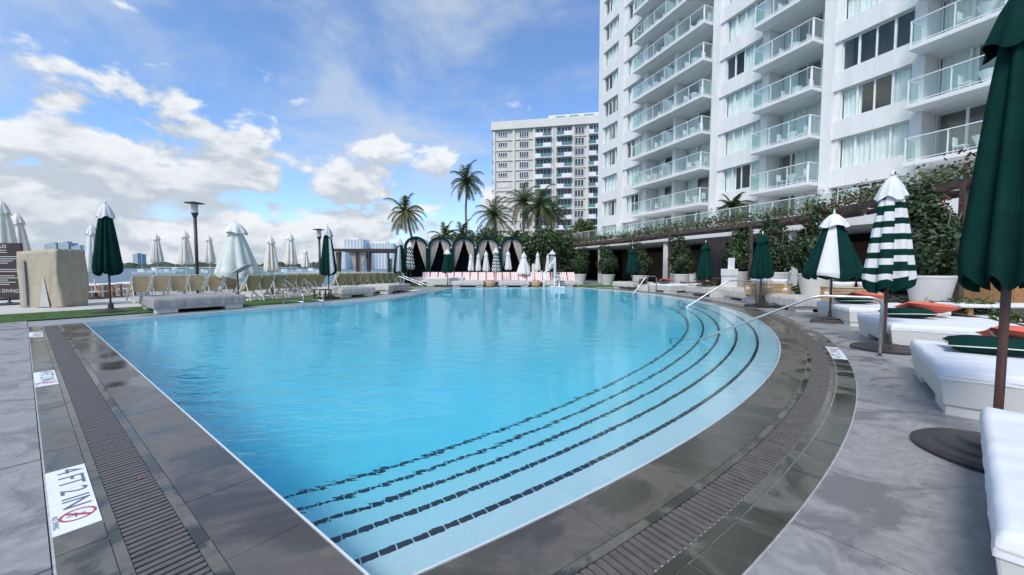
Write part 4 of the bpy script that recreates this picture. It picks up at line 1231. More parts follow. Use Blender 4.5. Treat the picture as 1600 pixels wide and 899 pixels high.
# left hand covered daybeds, square to the pool's far left edge
er = math.atan2(E1.y, E1.x)
def bed_left(s, d, label, w, dd, cover, seed):
    p = far(s, d); return daybed(p.x, p.y, er, label, True, w, dd, .44, cover, seed=seed, foot=.11)
bed_left(2.85, 1.05, 'long grey covered daybed beside the dark green umbrella', 2.5, 2.3, 'grey_cover', 21)
daybed(-7.75, 19.4, R(60), 'grey covered daybed behind the near pool ladder', True, 2.0, 2.0, .44, 'cover', seed=22, foot=.11)
daybed(-6.7, 22.9, R(79), 'grey covered daybed between the two grey panelled umbrellas', True, 2.7, 1.9, .44, 'cover', seed=23, foot=.11)
# far side
for i, (px, w) in enumerate(((731, 2.4), (803, 2.3), (875, 2.1))):
    x = at(px, 445, 29.4).x; daybed(x, 29.2, 0, ['cream covered daybed on the far edge, left of three', 'cream covered daybed on the far edge, middle of three', 'cream covered daybed on the far edge behind the pool lift'][i], True, w, 1.6, .42, 'cover', seed=31 + i)
x = at(697, 434, 31).x
o = daybed(x, 30.4, 0, 'white topped daybed under the white capped green umbrella', False, 2.9, 1.5, .62, seed=36)
for i, px in enumerate((766.5, 837)):
    x = at(px, 445, 29.6).x
    root = empty('wicker_stool', (x, 29.4, 0), label=['round wicker stool between the left and middle far daybeds', 'round wicker stool between the middle and right far daybeds'][i], cat='stool', group='wicker stools')
    b = MB(); b.lathe([(.24, 0), (.31, .12), (.33, .26), (.30, .42), (.26, .48), (0, .50)], 20, rf=lambda r_, z, a, i_: (r_ * (1 + .05 * math.cos(a * 10)), z)); b.build('woven_body', M['wicker'], root)
    b = MB(); b.lathe([(.27, .47), (.285, .50), (.26, .52), (0, .521)], 20); b.build('top', M['wicker'], root)

# ------------------------------------------------------------------ striped loungers before the cabanas
def lounger():
    root = empty('striped_lounger', (0, 0, 0), cat='lounger', group='striped loungers before the cabanas')
    b = MB(); b.box(-.31, .31, 0, 1.3, .30, .34); b.box(-.33, -.29, -.02, 1.9, .26, .33); b.box(.29, .33, -.02, 1.9, .26, .33); b.build('frame', M['white_metal'], root)
    for sx in (-.30, .30):
        for y in (.12, 1.6):
            q = MB(); q.box(sx - .02, sx + .02, y, y + .04, 0, .26); q.build('leg', M['white_metal'], root)
    q = MB(); q.box(-.30, .30, 0, 1.2, .345, .42); q.build('seat_cushion', M['pink_stripe'], root, bevel=.02)
    Mx = Matrix.Translation((0, 1.2, .36)) @ Matrix.Rotation(R(52), 4, 'X')
    q = MB(); q.box(-.30, .30, 0, .88, 0, .08, 0, Mx); q.build('backrest', M['pink_stripe'], root, bevel=.02)
    q = MB(); q.bar((-.28, 1.75, .3), (-.28, 1.68, .85), .03); q.bar((.28, 1.75, .3), (.28, 1.68, .85), .03); q.build('back_stay', M['white_metal'], root)
    return root
proto = lounger()
KIDS_L = list(proto.children)
def clone(proto, kids):
    c = proto.copy(); COL.objects.link(c)
    for k in kids:
        q = k.copy(); COL.objects.link(q); q.parent = c
        for g in k.children:
            h = g.copy(); COL.objects.link(h); h.parent = q
    return c
xs = [at(px, 430, 31.3).x for px in range(662, 905, 13)]
for i, x in enumerate(xs):
    o = proto if i == 0 else clone(proto, KIDS_L)
    o.location = (x, 31.0 if i < 16 else 30.6, .0); o.rotation_euler = (0, 0, R(3))
    o['label'] = f'coral and white striped lounger, {words(i)} from the left in the row before the cabanas'

# ------------------------------------------------------------------ cabanas
cabw = 2.12
for i in range(5):
    x0 = -9.54 + i * cabw; yc = 34.0
    root = empty('arched_cabana', (x0 + cabw / 2, yc, 0), label=f'arched green cabana with taupe curtains, {words(i)} from the left', cat='cabana', group='row of arched cabanas')
    hw = cabw / 2 - .02; spring = 3.22; rise = 1.0
    arch = [(-hw * math.cos(math.pi * k / 20), spring + rise * math.sin(math.pi * k / 20)) for k in range(21)]
    b = MB()
    for k in range(20):
        (xa, za), (xb, zb) = arch[k], arch[k + 1]
        s = .86
        ia, ib = (xa * s, spring - .02 + (za - spring) * s), (xb * s, spring - .02 + (zb - spring) * s)
        for y0, y1 in ((-.12, .05),):
            b.add([(xa, y0, za), (xb, y0, zb), (ib[0], y0, ib[1]), (ia[0], y0, ia[1]), (xa, y1, za), (xb, y1, zb), (ib[0], y1, ib[1]), (ia[0], y1, ia[1])], [(0, 1, 2, 3), (7, 6, 5, 4), (0, 4, 5, 1), (3, 2, 6, 7)])
    b.build('arch', M['green'], root)
    for sx in (-1, 1):
        q = MB(); xx = sx * hw * .93; q.box(xx - hw * .07, xx + hw * .07, -.12, .05, 0, spring - .001); q.build('post', M['green'], root)
    # barrel roof
    b = MB(); vs = []
    for (xa, za) in arch: vs += [(xa, .052, za + .01), (xa * .98, 2.4, za - .05)]
    b.add(vs, [(2 * k, 2 * k + 2, 2 * k + 3, 2 * k + 1) for k in range(20)]); b.build('roof_canopy', M['grey_canvas'], root, smooth=True)
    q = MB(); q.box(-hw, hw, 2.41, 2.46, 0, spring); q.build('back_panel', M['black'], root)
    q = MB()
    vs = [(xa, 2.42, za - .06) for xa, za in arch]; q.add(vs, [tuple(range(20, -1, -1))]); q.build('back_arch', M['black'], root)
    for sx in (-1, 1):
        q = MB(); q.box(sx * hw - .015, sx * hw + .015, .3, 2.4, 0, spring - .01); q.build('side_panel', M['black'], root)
    # curtains tied back
    for sx in (-1, 1):
        b = MB(); vs = []; nx, nz = 22, 20
        for j in range(nz + 1):
            t = j / nz; z = .25 + (spring + .72 - .25) * t
            tie = .30
            inner = .04 + .78 * (1 - max(0, min(1, (t - tie) / (1 - tie)))) ** 1.15 if t > tie else .82 - .18 * (tie - t)
            for k in range(nx + 1):
                f = k / nx
                xo = hw * .86; xi = hw * inner
                xx = xo + (xi - xo) * f
                zz = min(z, spring - .06 + rise * .82 * math.sqrt(max(0, 1 - (xx / (hw * .88)) ** 2)))
                vs.append((sx * xx, .12 + .05 * math.sin(k * 1.7), zz))
        b.add(vs, [(j * (nx + 1) + k, j * (nx + 1) + k + 1, (j + 1) * (nx + 1) + k + 1, (j + 1) * (nx + 1) + k) for j in range(nz) for k in range(nx)])
        b.build('curtain', M['curtain'], root, smooth=True)
    q = MB(); q.box(-hw * .8, hw * .8, .9, 2.2, .25, .6); q.build('sofa', M['grey_canvas'], root, bevel=.03)
    q = MB(); q.lathe([(.02, 0), (.05, .03), (.06, .09), (.02, .14)], 10, ox=hw, oy=-.16); q.v = [(a, b_, c + 3.15) for a, b_, c in q.v]; q.build('lamp_globe', M['white_metal'], root)

# ------------------------------------------------------------------ left pergola with curtains
pgl = empty('curtained_pergola', (-11, 30, 0), label='dark flat-roofed pergola with taupe curtains by the bay', cat='pergola')
def PL(px): return at(px, 418, 30).x + 11
x0, x1 = PL(521), PL(629)
for y in (0, 3.0):
    q = MB(); q.box(x0, x1, y - .07, y + .07, 2.72, 2.95); q.build('beam', M['dark_metal'], pgl)
for px in (531, 558, 577, 607, 628):
    for y in ((0, 3.0) if px in (531, 607) else (0,)):
        q = MB(); xx = PL(px); q.box(xx - .07, xx + .07, y - .06, y + .06, 0, 2.719); q.build('post', M['dark_metal'], pgl)
for k in range(9):
    xx = x0 + (x1 - x0) * (k + .5) / 9; q = MB(); q.box(xx - .04, xx + .04, .08, 2.92, 2.75, 2.87); q.build('rafter', M['dark_metal'], pgl)
def drape(c, w0, w1, z0, z1, y, parent, m):
    b = MB(); vs = []; nx, nz = 18, 12
    for j in range(nz + 1):
        t = j / nz; ww = w0 + (w1 - w0) * t ** 1.6
        for k in range(nx + 1): vs.append((c + ww * (k / nx - .5), y + .05 * math.sin(k * 1.8), z0 + (z1 - z0) * t))
    b.add(vs, [(j * (nx + 1) + k, j * (nx + 1) + k + 1, (j + 1) * (nx + 1) + k + 1, (j + 1) * (nx + 1) + k) for j in range(nz) for k in range(nx)])
    return b.build('curtain', m, parent, smooth=True)
drape(PL(558), .45, 1.45, .5, 2.7, .2, pgl, M['curtain']); drape(PL(574), .25, .45, .5, 2.7, .3, pgl, M['dark_wood']); drape(PL(527.5), .25, .5, .5, 2.7, .2, pgl, M['sling']); drape(PL(609), .2, .3, .5, 2.2, .2, pgl, M['curtain'])

# ------------------------------------------------------------------ beach chairs
def beach_chair(slm, frm):
    root = empty('beach_chair', (0, 0, 0), cat='beach chair', group='sling chairs on the bay terrace')
    # local -y faces the viewer: tall back rises towards -y
    for sx in (-.29, .29):
        q = MB(); q.bar((sx, .75, .05), (sx, -.55, 1.15), .035, .045); q.build('back_rail', M[frm], root)
        q = MB(); q.bar((sx * .9, -.35, .0), (sx * .9, .55, .52), .035, .045); q.build('front_leg', M[frm], root)
        q = MB(); q.bar((sx * .92, -.62, .0), (sx * .92, -.20, .82), .03, .04); q.build('prop', M[frm], root)
    q = MB(); q.bar((-.31, -.55, 1.15), (.31, -.55, 1.15), .04); q.build('top_bar', M[frm], root)
    q = MB(); q.bar((-.28, -.5, .16), (.28, -.5, .16), .035); q.build('stretcher', M[frm], root)
    b = MB(); vs = []; n = 14
    for k in range(n + 1):
        t = k / n; y = -.53 + 1.1 * t; z = 1.14 - .64 * t - .30 * math.sin(math.pi * t)
        for x in (-.26, -.1, .1, .26): vs.append((x, y, z - (.03 if abs(x) < .2 else 0)))
    b.add(vs, [(4 * k + j, 4 * k + j + 1, 4 * k + 5 + j, 4 * k + 4 + j) for k in range(n) for j in range(3)])
    b.build('sling', M[slm], root, smooth=True)
    return root
pa = beach_chair('sling', 'white_wood'); ka = list(pa.children)
pb = beach_chair('tan_sling', 'white_wood'); kb = list(pb.children)
row = [390, 411, 432, 449, 466, 481, 495, 528, 541, 553, 565, 577, 588, 598, 608, 617]
for i, px in enumerate(row):
    o = pa if i == 0 else clone(pa, ka)
    Y = 17.2 + (px - 390) / 250 * 9.5
    o.location = (at(px, 418, Y).x, Y, .012); o.rotation_euler = (0, 0, R(54 + random.uniform(-4, 4)))
    o['label'] = f'olive sling beach chair with a pale frame, {words(i)} from the left along the lawn'
row2 = [216, 246, 276, 303, 330, 358]
for i, px in enumerate(row2):
    o = pb if i == 0 else clone(pb, kb)
    Y = 16.3 + (px - 212) / 150 * 2.2
    o.location = (at(px, 418, Y).x, Y, .012); o.rotation_euler = (0, 0, R(54 + random.uniform(-6, 6)))
    o['label'] = f'tan beach chair with pale frame, {words(i)} from left behind grey daybed'
row3 = [530, 546, 562, 580, 596, 470, 486, 452]
pc = None
for i, px in enumerate(row3):
    o = clone(pa, ka); Y = 27.0 if px > 500 else 23.5
    o.location = (at(px, 418, Y).x, Y, .01); o.rotation_euler = (0, 0, R(200 + random.uniform(-6, 6)))
    o['label'] = f'olive rear-row chair facing away at ' + ['far pergola, first from the left', 'far pergola, second from the left', 'far pergola, third from the left', 'far pergola, fourth from the left', 'far pergola, fifth from the left', 'cream umbrella, middle one', 'second lamp post', 'cream umbrella, left one'][i]
# white tables with orange legs left of the lawn daybed
for i, (px, Y) in enumerate(((140, 18.5), (163, 19.3), (186, 20.0), (120, 20.5), (205, 21.5))):
    x = at(px, 418, Y).x
    root = empty('low_table', (x, Y, .006), R(20), label='white topped low table with wooden legs, ' + ['second from the left behind the green umbrella', 'just left of the green umbrella pole', 'just right of the green umbrella pole', 'beside the khaki cover', 'rightmost by the glass screen'][i], cat='table', group='low tables on the bay terrace')
    q = MB(); q.box(-.55, .55, -.35, .35, .62, .68); q.build('top', M['white_metal'], root, bevel=.01)
    q = MB(); q.box(-.52, .52, -.32, .32, .30, .33); q.build('shelf', M['white_metal'], root)
    for a in (-.48, .48):
        for c in (-.28, .28): q = MB(); q.box(a - .035, a + .035, c - .035, c + .035, 0, .619); q.build('leg', M['wood'], root)

# ------------------------------------------------------------------ handrails and ladders
def arcpts(p, q, r_, n=6):
    return []
def smooth_path(pts, rad=.12, n=6):
    out = [Vector(pts[0])]
    for a, b_, c in zip(pts[:-2], pts[1:-1], pts[2:]):
        a, b_, c = Vector(a), Vector(b_), Vector(c)
        d0 = (a - b_).normalized(); d1 = (c - b_).normalized()
        k = min(rad, (a - b_).length * .45, (c - b_).length * .45)
        for i in range(n + 1):
            t = i / n; out.append((b_ + d0 * k) * (1 - t) ** 2 + b_ * 2 * t * (1 - t) + (b_ + d1 * k) * t * t)
    out.append(Vector(pts[-1])); return out
for ang, r0, rb, rw, zt, lab in ((-34.2, 1.38, .50, -1.33, .99, 'long steel handrail running into the near pool steps'), (-10.4, 1.12, .10, -1.29, 1.0, 'steel handrail into the middle of the curved steps'), (13.0, .55, -.1, -.90, .98, 'smallest steel handrail at the far end of the curved steps')):
    root = empty('handrail', (*polar(r0, ang), 0), R(ang), label=lab, cat='handrail', group='steel handrails')
    def Q(r_, z): return (r_ - r0, 0, z)
    MB().tube(smooth_path([Q(r0, -.02), Q(r0, zt - .07), Q(r0 - .12, zt), Q(rb, zt), Q(rw, .02), Q(rw - .25, -.13), Q(rw - .62, -.13), Q(rw - .62, -.75)], .14), .024, 12).build('rail', M['steel'], root, smooth=True)
    b = MB(); b.lathe([(.055, 0), (.055, .012), (.03, .022)], 16); b.build('flange', M['steel'], root)
for s, d0, lab in ((6.0, 1.0, 'near pair of curved steel ladder rails'), (13.9, 1.0, 'far pair of curved steel ladder rails')):
    p = far(s, 0)
    if s > 10: p = Vector((-5.15, 22.0))
    root = empty('pool_ladder', (p.x, p.y, 0), er - math.pi / 2 if s < 10 else R(-15), label=lab, cat='ladder', group='pool ladders')
    # local x points towards the water
    for yy in (-.38, .38) if s < 10 else (-.25, .25):
        MB().tube(smooth_path([(-1.55, yy, -.02), (-1.55, yy, .90), (-1.38, yy, 1.0), (.22, yy, .46), (.26, yy, -.35)], .16), .022, 10).build('rail', M['steel'], root, smooth=True)
        MB().tube([(-1.55, yy, .17), (.26, yy, .17)], .018, 8).build('lower_bar', M['steel'], root, smooth=True)
        for t in (-1.55,):
            b = MB(); b.lathe([(.05, 0), (.05, .012), (.03, .02)], 14, ox=t, oy=yy); b.build('flange', M['steel'], root)
    for z in (-.15, -.32):
        MB().box(.20, .34, -.24, .24, z - .02, z + .01).build('tread', M['steel'], root)

# ------------------------------------------------------------------ lamp posts, sign, covered bar, screens
for px, pt, Y, lab in ((308, 316, 20.0, 'tall lamp post with a flat disc top left of the half open umbrella'), (500, 358, 28.0, 'farther lamp post behind the grey panelled umbrella')):
    t = at(px, pt, Y); x = at(px, 418, Y).x
    root = empty('lamp_post', (x, Y, 0), label=lab, cat='lamp post', group='disc lamp posts')
    h = t.z
    MB().tube([(0, 0, 0), (0, 0, h - .75)], .075, 12).build('pole', M['dark_metal'], root, smooth=True)
    b = MB(); b.lathe([(.08, h - .78), (.12, h - .66), (.15, h - .60), (.15, h - .55)], 16); b.build('collar', M['dark_metal'], root)
    b = MB(); b.lathe([(.145, h - .55), (.145, h - .1)], 16); b.build('lantern_glass', M['grey_canvas'], root, smooth=True)
    b = MB(); b.lathe([(.0, h), (.1, h + .02), (.42, h - .05), (.42, h - .07), (.15, h - .1)], 28); b.build('disc', M['dark_metal'], root)
Y = 15.4
sx1 = at(36, 418, Y).x
sg = empty('rules_sign', (sx1 - .75, Y, 0), label='dark brown pool rules sign cut by the left edge', cat='sign')
zt, zb = at(20, 380, Y).z, at(20, 465, Y).z
q = MB(); q.box(-.75, .75, -.03, .03, zb, zt); q.build('board', M['sign_brown'], sg, bevel=.008)
q = MB(); q.tube([(.12, 0, .05), (.12, 0, zb)], .03, 8); q.build('post', M['dark_metal'], sg)
q = MB(); q.lathe([(.55, 0), (.55, .05), (.1, .09), (.04, .12)], 24, ox=.12); q.build('base', M['dark_metal'], sg)
def sign_text(body, size, x_right, z):
    me = text_mesh(body, size)
    mx = max(v.co.x for v in me.vertices)
    for v in me.vertices: v.co = (v.co.x - mx + x_right, -.034, z + v.co.y)
    me.materials.append(M['sign_white']); me.update(); link('lettering', me, sg)
sign_text('RULES', .19, .18, zt - .14); sign_text('NO DIVING', .20, .55, zb + .26)
q = MB(); r = random.Random(4)
for z in [zt - .30 - k * .085 for k in range(17)]:
    if z < zb + .42: break
    if r.random() < .22: continue
    xr = r.uniform(.1, .66); q.box(-.7, xr, -.033, -.0305, z, z + .022)
q.build('printed_lines', M['sign_white'], sg)
# khaki cover over a bar cart
cx0, cx1 = at(47, 418, 14.6).x, at(122, 418, 15.0).x
kc = empty('covered_cart', (-17.55, 14.7, .012), R(-4), label='tall square khaki weather cover standing on the lawn', cat='cover')
w_ = .80; dp = .46
b = MB(); vs = []; per = 64; rows = 16
for j in range(rows + 1):
    t = j / rows; z = 2.12 * (1 - t)
    for k in range(per):
        a = k / per * 4; e = int(a); f = a - e
        u, v = [(-1 + 2 * f, -1), (1, -1 + 2 * f), (1 - 2 * f, 1), (-1, 1 - 2 * f)][e]
        wob = 1 + .05 * t * math.sin(k * .62 + 2.5 * t) + .045 * t * t * math.sin(k * 1.25 + 1 - 3 * t) + .018 * math.sin(k * 1.9 + t * 7)
        vs.append((u * w_ * wob, v * dp * wob, z + (.05 * u * (1 - t)) + (.02 * math.sin(k * .9) if j == rows else 0)))
fs = [(j * per + k, (j + 1) * per + k, (j + 1) * per + (k + 1) % per, j * per + (k + 1) % per) for j in range(rows) for k in range(per)]
fs.append(tuple(range(per))); b.add(vs, fs); b.build('fabric', M['khaki_cover'], kc, smooth=True)
q = MB(); q.box(-w_ * .68, -w_ * .55, -dp - .065, -dp - .035, .06, 1.75); q.build('strap', M['grey_cover'], kc)
q = MB(); q.add([(w_ * .32, -dp - .03, 1.2), (w_ * .10, -dp - .06, .03), (w_ * .60, -dp - .06, .03)], [(0, 1, 2)]); q.build('open_flap', M['cover'], kc)
# glass wind screen on the seawall side
gs = empty('glass_screen', (-17, 23.5, 0), R(40), label='low glass wind screen with steel posts before the bay', cat='screen')
railing(gs, [(-3.5, 0), (3.5, 0)], 0, 1.5, 1.8)
q = MB(); q.box(-.5, .5, -.4, .4, 0, .55); q.build('plinth', M['pave'], gs)
# reading light with tilted shade beside the grey daybed
p = Vector((at(371, 418, 15.0).x, 15.0))
rl = empty('tilting_sunshade', (p.x, p.y, 0), label='small tilted grey shade on a thin pole behind the grey daybed', cat='sunshade')
MB().tube([(0, 0, 0), (0, 0, 1.35)], .025, 8).build('pole', M['dark_metal'], rl)
q = MB(); q.box(-.02, .62, -.22, .22, 0, .03, 0, Matrix.Translation((-.04, 0, 1.30)) @ Matrix.Rotation(R(-30), 4, 'Y')); q.build('shade', M['grey_canvas'], rl)
# plain dark side table
p = far(7.6, 2.3); tbv = empty('side_table', (p.x, p.y, .012), er, label='brown wooden side table behind the near ladder', cat='table')
MB().box(-.3, .3, -.3, .3, .44, .48).build('top', M['dark_wood'], tbv)
for a in (-.26, .26):
    for c in (-.26, .26): MB().box(a - .025, a + .025, c - .025, c + .025, 0, .439).build('leg', M['dark_wood'], tbv)

# ------------------------------------------------------------------ pool lift / lifeguard ladder
x = at(866, 440, 28.9).x
lg = empty('lifeguard_chair', (x, 29.1, 0), R(-15), label='white ladder-backed lifeguard chair on the far pool edge', cat='lifeguard chair')
for yy in (-.32, .32):
    MB().bar((-.75, yy, 1.0), (.05, yy, 2.1), .07).build('side_rail', M['white_metal'], lg)
    MB().bar((.10, yy, 0), (.05, yy, 2.3), .06).build('upright', M['white_metal'], lg)
    MB().bar((-.75, yy, 1.0), (-.75, yy, .0), .06).build('leg', M['white_metal'], lg)
for k in range(4):
    MB().bar((-.65 + k * .2, -.32, 1.15 + k * .27), (-.65 + k * .2, .32, 1.15 + k * .27), .06, .09).build('rung', M['white_metal'], lg)
MB().box(.15, .70, -.3, .3, .62, .70).build('seat', M['grey_canvas'], lg, bevel=.02)
MB().box(.10, .18, -.3, .3, .70, 1.35).build('backrest', M['grey_canvas'], lg, bevel=.02)
for yy in (-.3, .3): MB().bar((.15, yy, .9), (.75, yy, .86), .05).build('armrest', M['white_metal'], lg)
MB().bar((.4, 0, .0), (.4, 0, .62), .10).build('pedestal', M['white_metal'], lg)
MB().box(-.2, .9, -.35, .35, 0.001, .06).build('base_plate', M['white_metal'], lg)

# ------------------------------------------------------------------ restaurant furniture behind the planters
def wicker_sofa(x, y, rz, label):
    root = empty('wicker_sofa', (x, y, .34), rz, label=label, cat='sofa', group='wicker sofas')
    b = MB(); n = 34
    def W_(a, z): return (math.cos(a) * .78, math.sin(a) * .48, z)
    for k in range(n + 1):
        a = math.pi * k / n; b.bar(W_(a, .05), W_(a, .50), .03, .025)
    for z in (.06, .16, .25, .34, .43, .51): b.tube([W_(math.pi * k / 24, z) for k in range(25)], .018 if z < .5 else .035, 5)
    b.build('woven_back', M['wicker'], root, kind='stuff')
    MB().box(-.74, .74, -.40, .36, .05, .22).build('woven_seat', M['wicker'], root)
    MB().box(-.70, .70, -.38, .34, .225, .36).build('seat_cushion', M['towel'], root, bevel=.04)
    for a in (-.5, .3):
        cushion('back_cushion', M['towel'], .6, .4, .18, root, (a * .8, .26, .52), (R(70), 0, 0), None, 3)
    for a in (-.65, .65):
        for c in (-.3, .3): MB().box(a - .04, a + .04, c - .04, c + .04, -.02, .05).build('leg', M['dark_wood'], root)
for px, Y, lab in ((1200, 15.6, 'wicker sofa with white cushions behind the plain green umbrella'), (1333, 12.4, 'wicker sofa half hidden by the striped umbrella')):
    wicker_sofa(at(px, 418, Y).x, Y, R(140), lab)
for i, (px, Y) in enumerate(((1112, 19.6), (1122, 24.6), (1095, 24.8))):
    x = at(px, 418, Y + 1.8).x; r0 = .36 if Y < 20 else 0
    root = empty('dining_table', (x, Y + 1.8, .0), R(20 * i), label='dark wooden dining table ' + ['in the restaurant opening right of the green umbrella', 'deeper in the restaurant right of the drapes', 'deeper in the restaurant left of the drapes'][i], cat='table', group='restaurant tables')
    MB().box(-.7, .7, -.45, .45, .86, .91).build('top', M['dark_wood'], root)
    for a in (-.6, .6):
        for c in (-.36, .36): MB().box(a - .04, a + .04, c - .04, c + .04, 0, .859).build('leg', M['dark_wood'], root)
    for j, (a, s) in enumerate(((-.9, -1), (.9, 1))):
        v = Vector((a, 0, 0)); v.rotate(Matrix.Rotation(R(20 * i), 3, 'Z'))
        c = empty('dining_chair', (x + v.x, Y + 1.8 + v.y, 0), R(20 * i), label='white cushioned dining chair ' + ['left', 'right'][j] + ' of the ' + ['table nearest the green umbrella', 'table right of the drapes', 'table left of the drapes'][i], cat='chair', group='restaurant chairs')
        MB().box(-.24, .24, -.24, .24, .55, .62).build('seat', M['towel'], c)
        MB().box(s * .22 - .02, s * .22 + .02, -.24, .24, .70, 1.12).build('backrest', M['towel'], c)
        for aa in (-.2, .2):
            for cc in (-.2, .2): MB().bar((aa, cc, 0), (aa, cc, .549), .04).build('leg', M['wood'], c)
            MB().bar((s * .22, aa, .62), (s * .24, aa, 1.18), .035).build('back_post', M['wood'], c)
# dark drapes beside the restaurant opening
dr = empty('dark_drapes', (at(1110, 418, 25.5).x, 25.5, 0), R(-30), label='dark hanging drapes in the restaurant opening', cat='drapes')
drape(.3, .6, 1.3, .2, 3.4, 0, dr, M['dark_metal'])
MB().bar((-.6, 0, 3.4), (1.2, 0, 3.4), .05).build('rod', M['dark_metal'], dr)
# white box, low white cubes, wooden screen and table beyond the near daybeds
x = at(1140, 418, 20.4).x
wb = empty('white_stand', (x, 20.4, 0), R(12), label='white service stand beside the planter hedge', cat='stand')
MB().box(-.28, .28, -.25, .25, 0, 1.02).build('cabinet', M['white_metal'], wb, bevel=.01); MB().box(-.30, .30, -.27, .27, 1.05, 1.42).build('upper_box', M['white_metal'], wb, bevel=.01); MB().bar((.1, 0, 1.42), (.1, 0, 2.0), .22).build('post', M['white_metal'], wb)
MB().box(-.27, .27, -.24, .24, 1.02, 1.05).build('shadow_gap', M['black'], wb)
for i, (px, Y, lab) in enumerate(((1182, 16.0, 'small white cube table left of the covered daybed behind the handrail'), (1122, 19.2, 'small white cube table beside the umbrella base by the restaurant'), (1005, 24.6, 'low white cube planter left of the far white daybed'))):
    x = at(px, 418, Y).x
    root = empty('cube_table', (x, Y, 0), R(10), label=lab, cat='table', group='white cube tables')
    MB().box(-.24, .24, -.24, .24, 0, .40).build('cube', M['bed_box'], root, bevel=.012); MB().box(-.25, .25, -.25, .25, .401, .43).build('top', M['bed_box'], root)
    if i != 1:
        b = MB(); b.leaves((0, .0, .58), (.3, .3, .2), 220, .09, 3, .3, random.Random(7 + i)); b.build('herbs', [M['leaf3'], M['leaf'], M['frond2']], root)
x = at(1530, 418, 9.2).x
wt = empty('white_ledge_table', (x + 1.0, 9.2, .12), R(-8), label='long white topped table beyond the big umbrella pole', cat='table')
MB().box(-1.5, 1.3, -.35, .35, .42, .50).build('top', M['towel'], wt, bevel=.03)
for a in (-1.2, 1.0): MB().box(a - .05, a + .05, -.25, .25, 0, .419).build('leg', M['wood'], wt)
x = at(1545, 418, 11.5).x
ws = empty('timber_screen', (x, 11.5, .34), R(-6), label='orange timber screen of upright boards beyond the big umbrella', cat='screen')
for k in range(9): MB().box(-1.2 + k * .27, -1.2 + k * .27 + .262, -.02 - .004 * (k % 2), .02, 0, 1.0 + .01 * (k % 3)).build('board', M['wood'], ws)
for z in (.15, .85): MB().box(-1.22, 1.24, .021, .06, z, z + .07).build('rail', M['dark_wood'], ws)
# ------------------------------------------------------------------ far shore, boats, skyline
b = MB(); r = random.Random(11); vs = []; n = 220
for k in range(n + 1):
    x = -1500 + 1330 * k / n; h = 6 + 5 * r.random() + 5 * math.sin(k * .21) ** 2
    vs += [(x, 900, -1.3), (x, 900 + 6 * r.random(), h), (x, 960, -1.3)]
b.add(vs, [(3 * k + j, 3 * k + 3 + j, 3 * k + 4 + j, 3 * k + 1 + j) for k in range(n) for j in range(2)])
b.build('far_shore', M['shore'], kind='structure')
def block(name, px0, px1, ptop, Y, m, label, win_m=None, rows=0, cols=0, dep=30, steps=()):
    x0, x1 = at(px0, 418, Y).x, at(px1, 418, Y).x; h = at(px0, ptop, Y).z
    root = empty(name, ((x0 + x1) / 2, Y, -1.3), label=label, cat='building', group='buildings across the bay')
    hw = (x1 - x0) / 2
    MB().box(-hw, hw, 0, dep, 0, h + 1.3).build('wall', m, root)
    MB().box(-hw * .5, hw * .4, dep * .2, dep * .7, h + 1.301, h + 1.3 + (h * .06)).build('roof_plant', m, root)
    if win_m:
        for c in range(cols):
            q = MB(); a = -hw + 2 * hw * (c + .2) / cols; e = -hw + 2 * hw * (c + .75) / cols
            for r_ in range(rows):
                z = (h + 1.3) * (r_ + .3) / rows; q.box(a, e, -.5, -.01, z, z + (h + 1.3) / rows * .55)
            q.build('window_column', win_m, root)
    return root
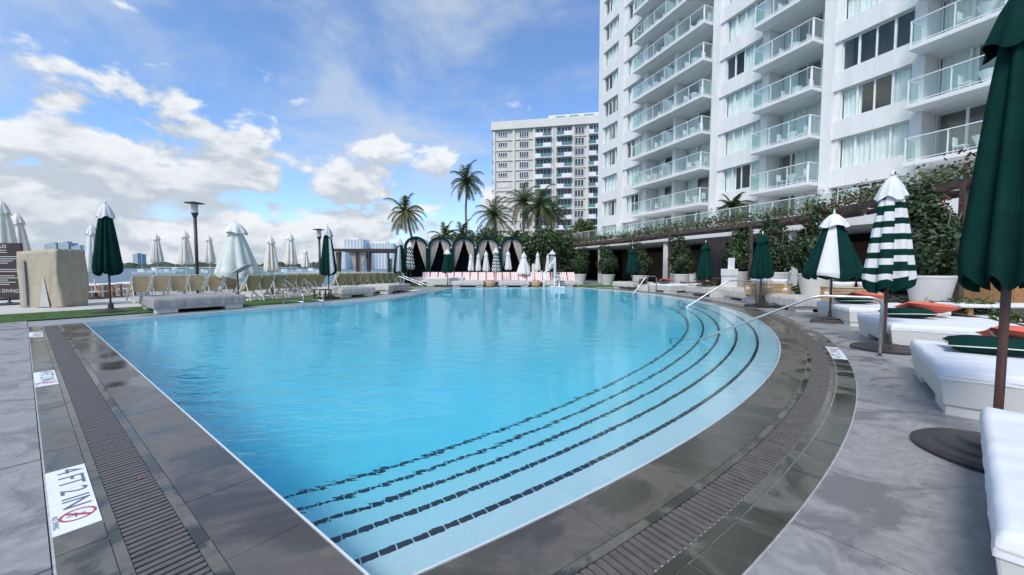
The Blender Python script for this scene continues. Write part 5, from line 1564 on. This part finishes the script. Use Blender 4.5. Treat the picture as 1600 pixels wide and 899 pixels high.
for i, (a, c, t) in enumerate(((71, 90, 381), (93, 109, 379.5), (113, 128, 385), (131, 140, 385), (208, 216, 397))):
    block('skyline_tower', a, c, t, 2600, M['haze_blue'], 'hazy blue tower on the horizon, ' + ['leftmost of the group above the khaki cover', 'tallest of the group above the khaki cover', 'third of the group above the khaki cover', 'narrow one at the edge of the white umbrella', 'lone small one right of the dark green umbrella'][i], M['far_window'], 12, 4, 60)
block('bay_tower', 538, 568, 374, 620, M['far_white'], 'left white high-rise behind the curtained pergola', M['far_window'], 18, 6)
block('bay_tower', 573, 615, 380, 640, M['far_white'], 'right broader white high-rise behind the curtained pergola', M['far_window'], 16, 9)
block('bay_tower', 528, 540, 394, 600, M['far_white'], 'low pale block left of the white high-rises', M['far_window'], 8, 3)
for i, (px, Y, s) in enumerate(((222, 160, 1), (243, 210, 1.2), (262, 170, 1), (274, 240, 1.3), (318, 190, 1), (345, 220, 1.2), (398, 200, 1.0), (446, 150, 1.1), (468, 170, 1), (487, 190, 1.2), (240, 420, 1.5), (300, 400, 1.5))):
    x = at(px, 418, Y).x
    root = empty('motor_boat', (x, Y, -1.3), R(random.uniform(-30, 30)), label=f'small white boat moored on the bay, {words(i)} counting out from the left' if i < 10 else ['tiny white boat far out left of the lamp post', 'tiny white boat far out by the tall lamp post'][i - 10], cat='boat', group='boats moored on the bay')
    b = MB(); L = 3.6 * s
    sec = [(-L, .9 * s, 1.0 * s), (-L * .3, 1.1 * s, 1.0 * s), (L * .4, .9 * s, 1.15 * s), (L, .05, 1.45 * s)]
    vs = []
    for xx, w, h in sec: vs += [(xx, -w, h), (xx * .92, -w * .6, -.1), (xx * .92, w * .6, -.1), (xx, w, h)]
    fs = [(0, 1, 2, 3), (15, 14, 13, 12)]
    for k in range(3):
        for j in range(4): fs.append((4 * k + j, 4 * k + 4 + j, 4 * k + 4 + (j + 1) % 4, 4 * k + (j + 1) % 4))
    b.add(vs, fs); b.build('hull', M['boat'], root)
    MB().box(-L * .35, L * .25, -.6 * s, .6 * s, 1.0 * s, 2.0 * s).build('cabin', M['boat'], root, bevel=.1)
    MB().box(-L * .2, L * .26, -.61 * s, .61 * s, 1.4 * s, 1.75 * s).build('cabin_window', M['far_window'], root)
    if i % 3 == 0: MB().tube([(0, 0, 1.9 * s), (0, 0, 9 * s)], .05, 5).build('mast', M['white_metal'], root)
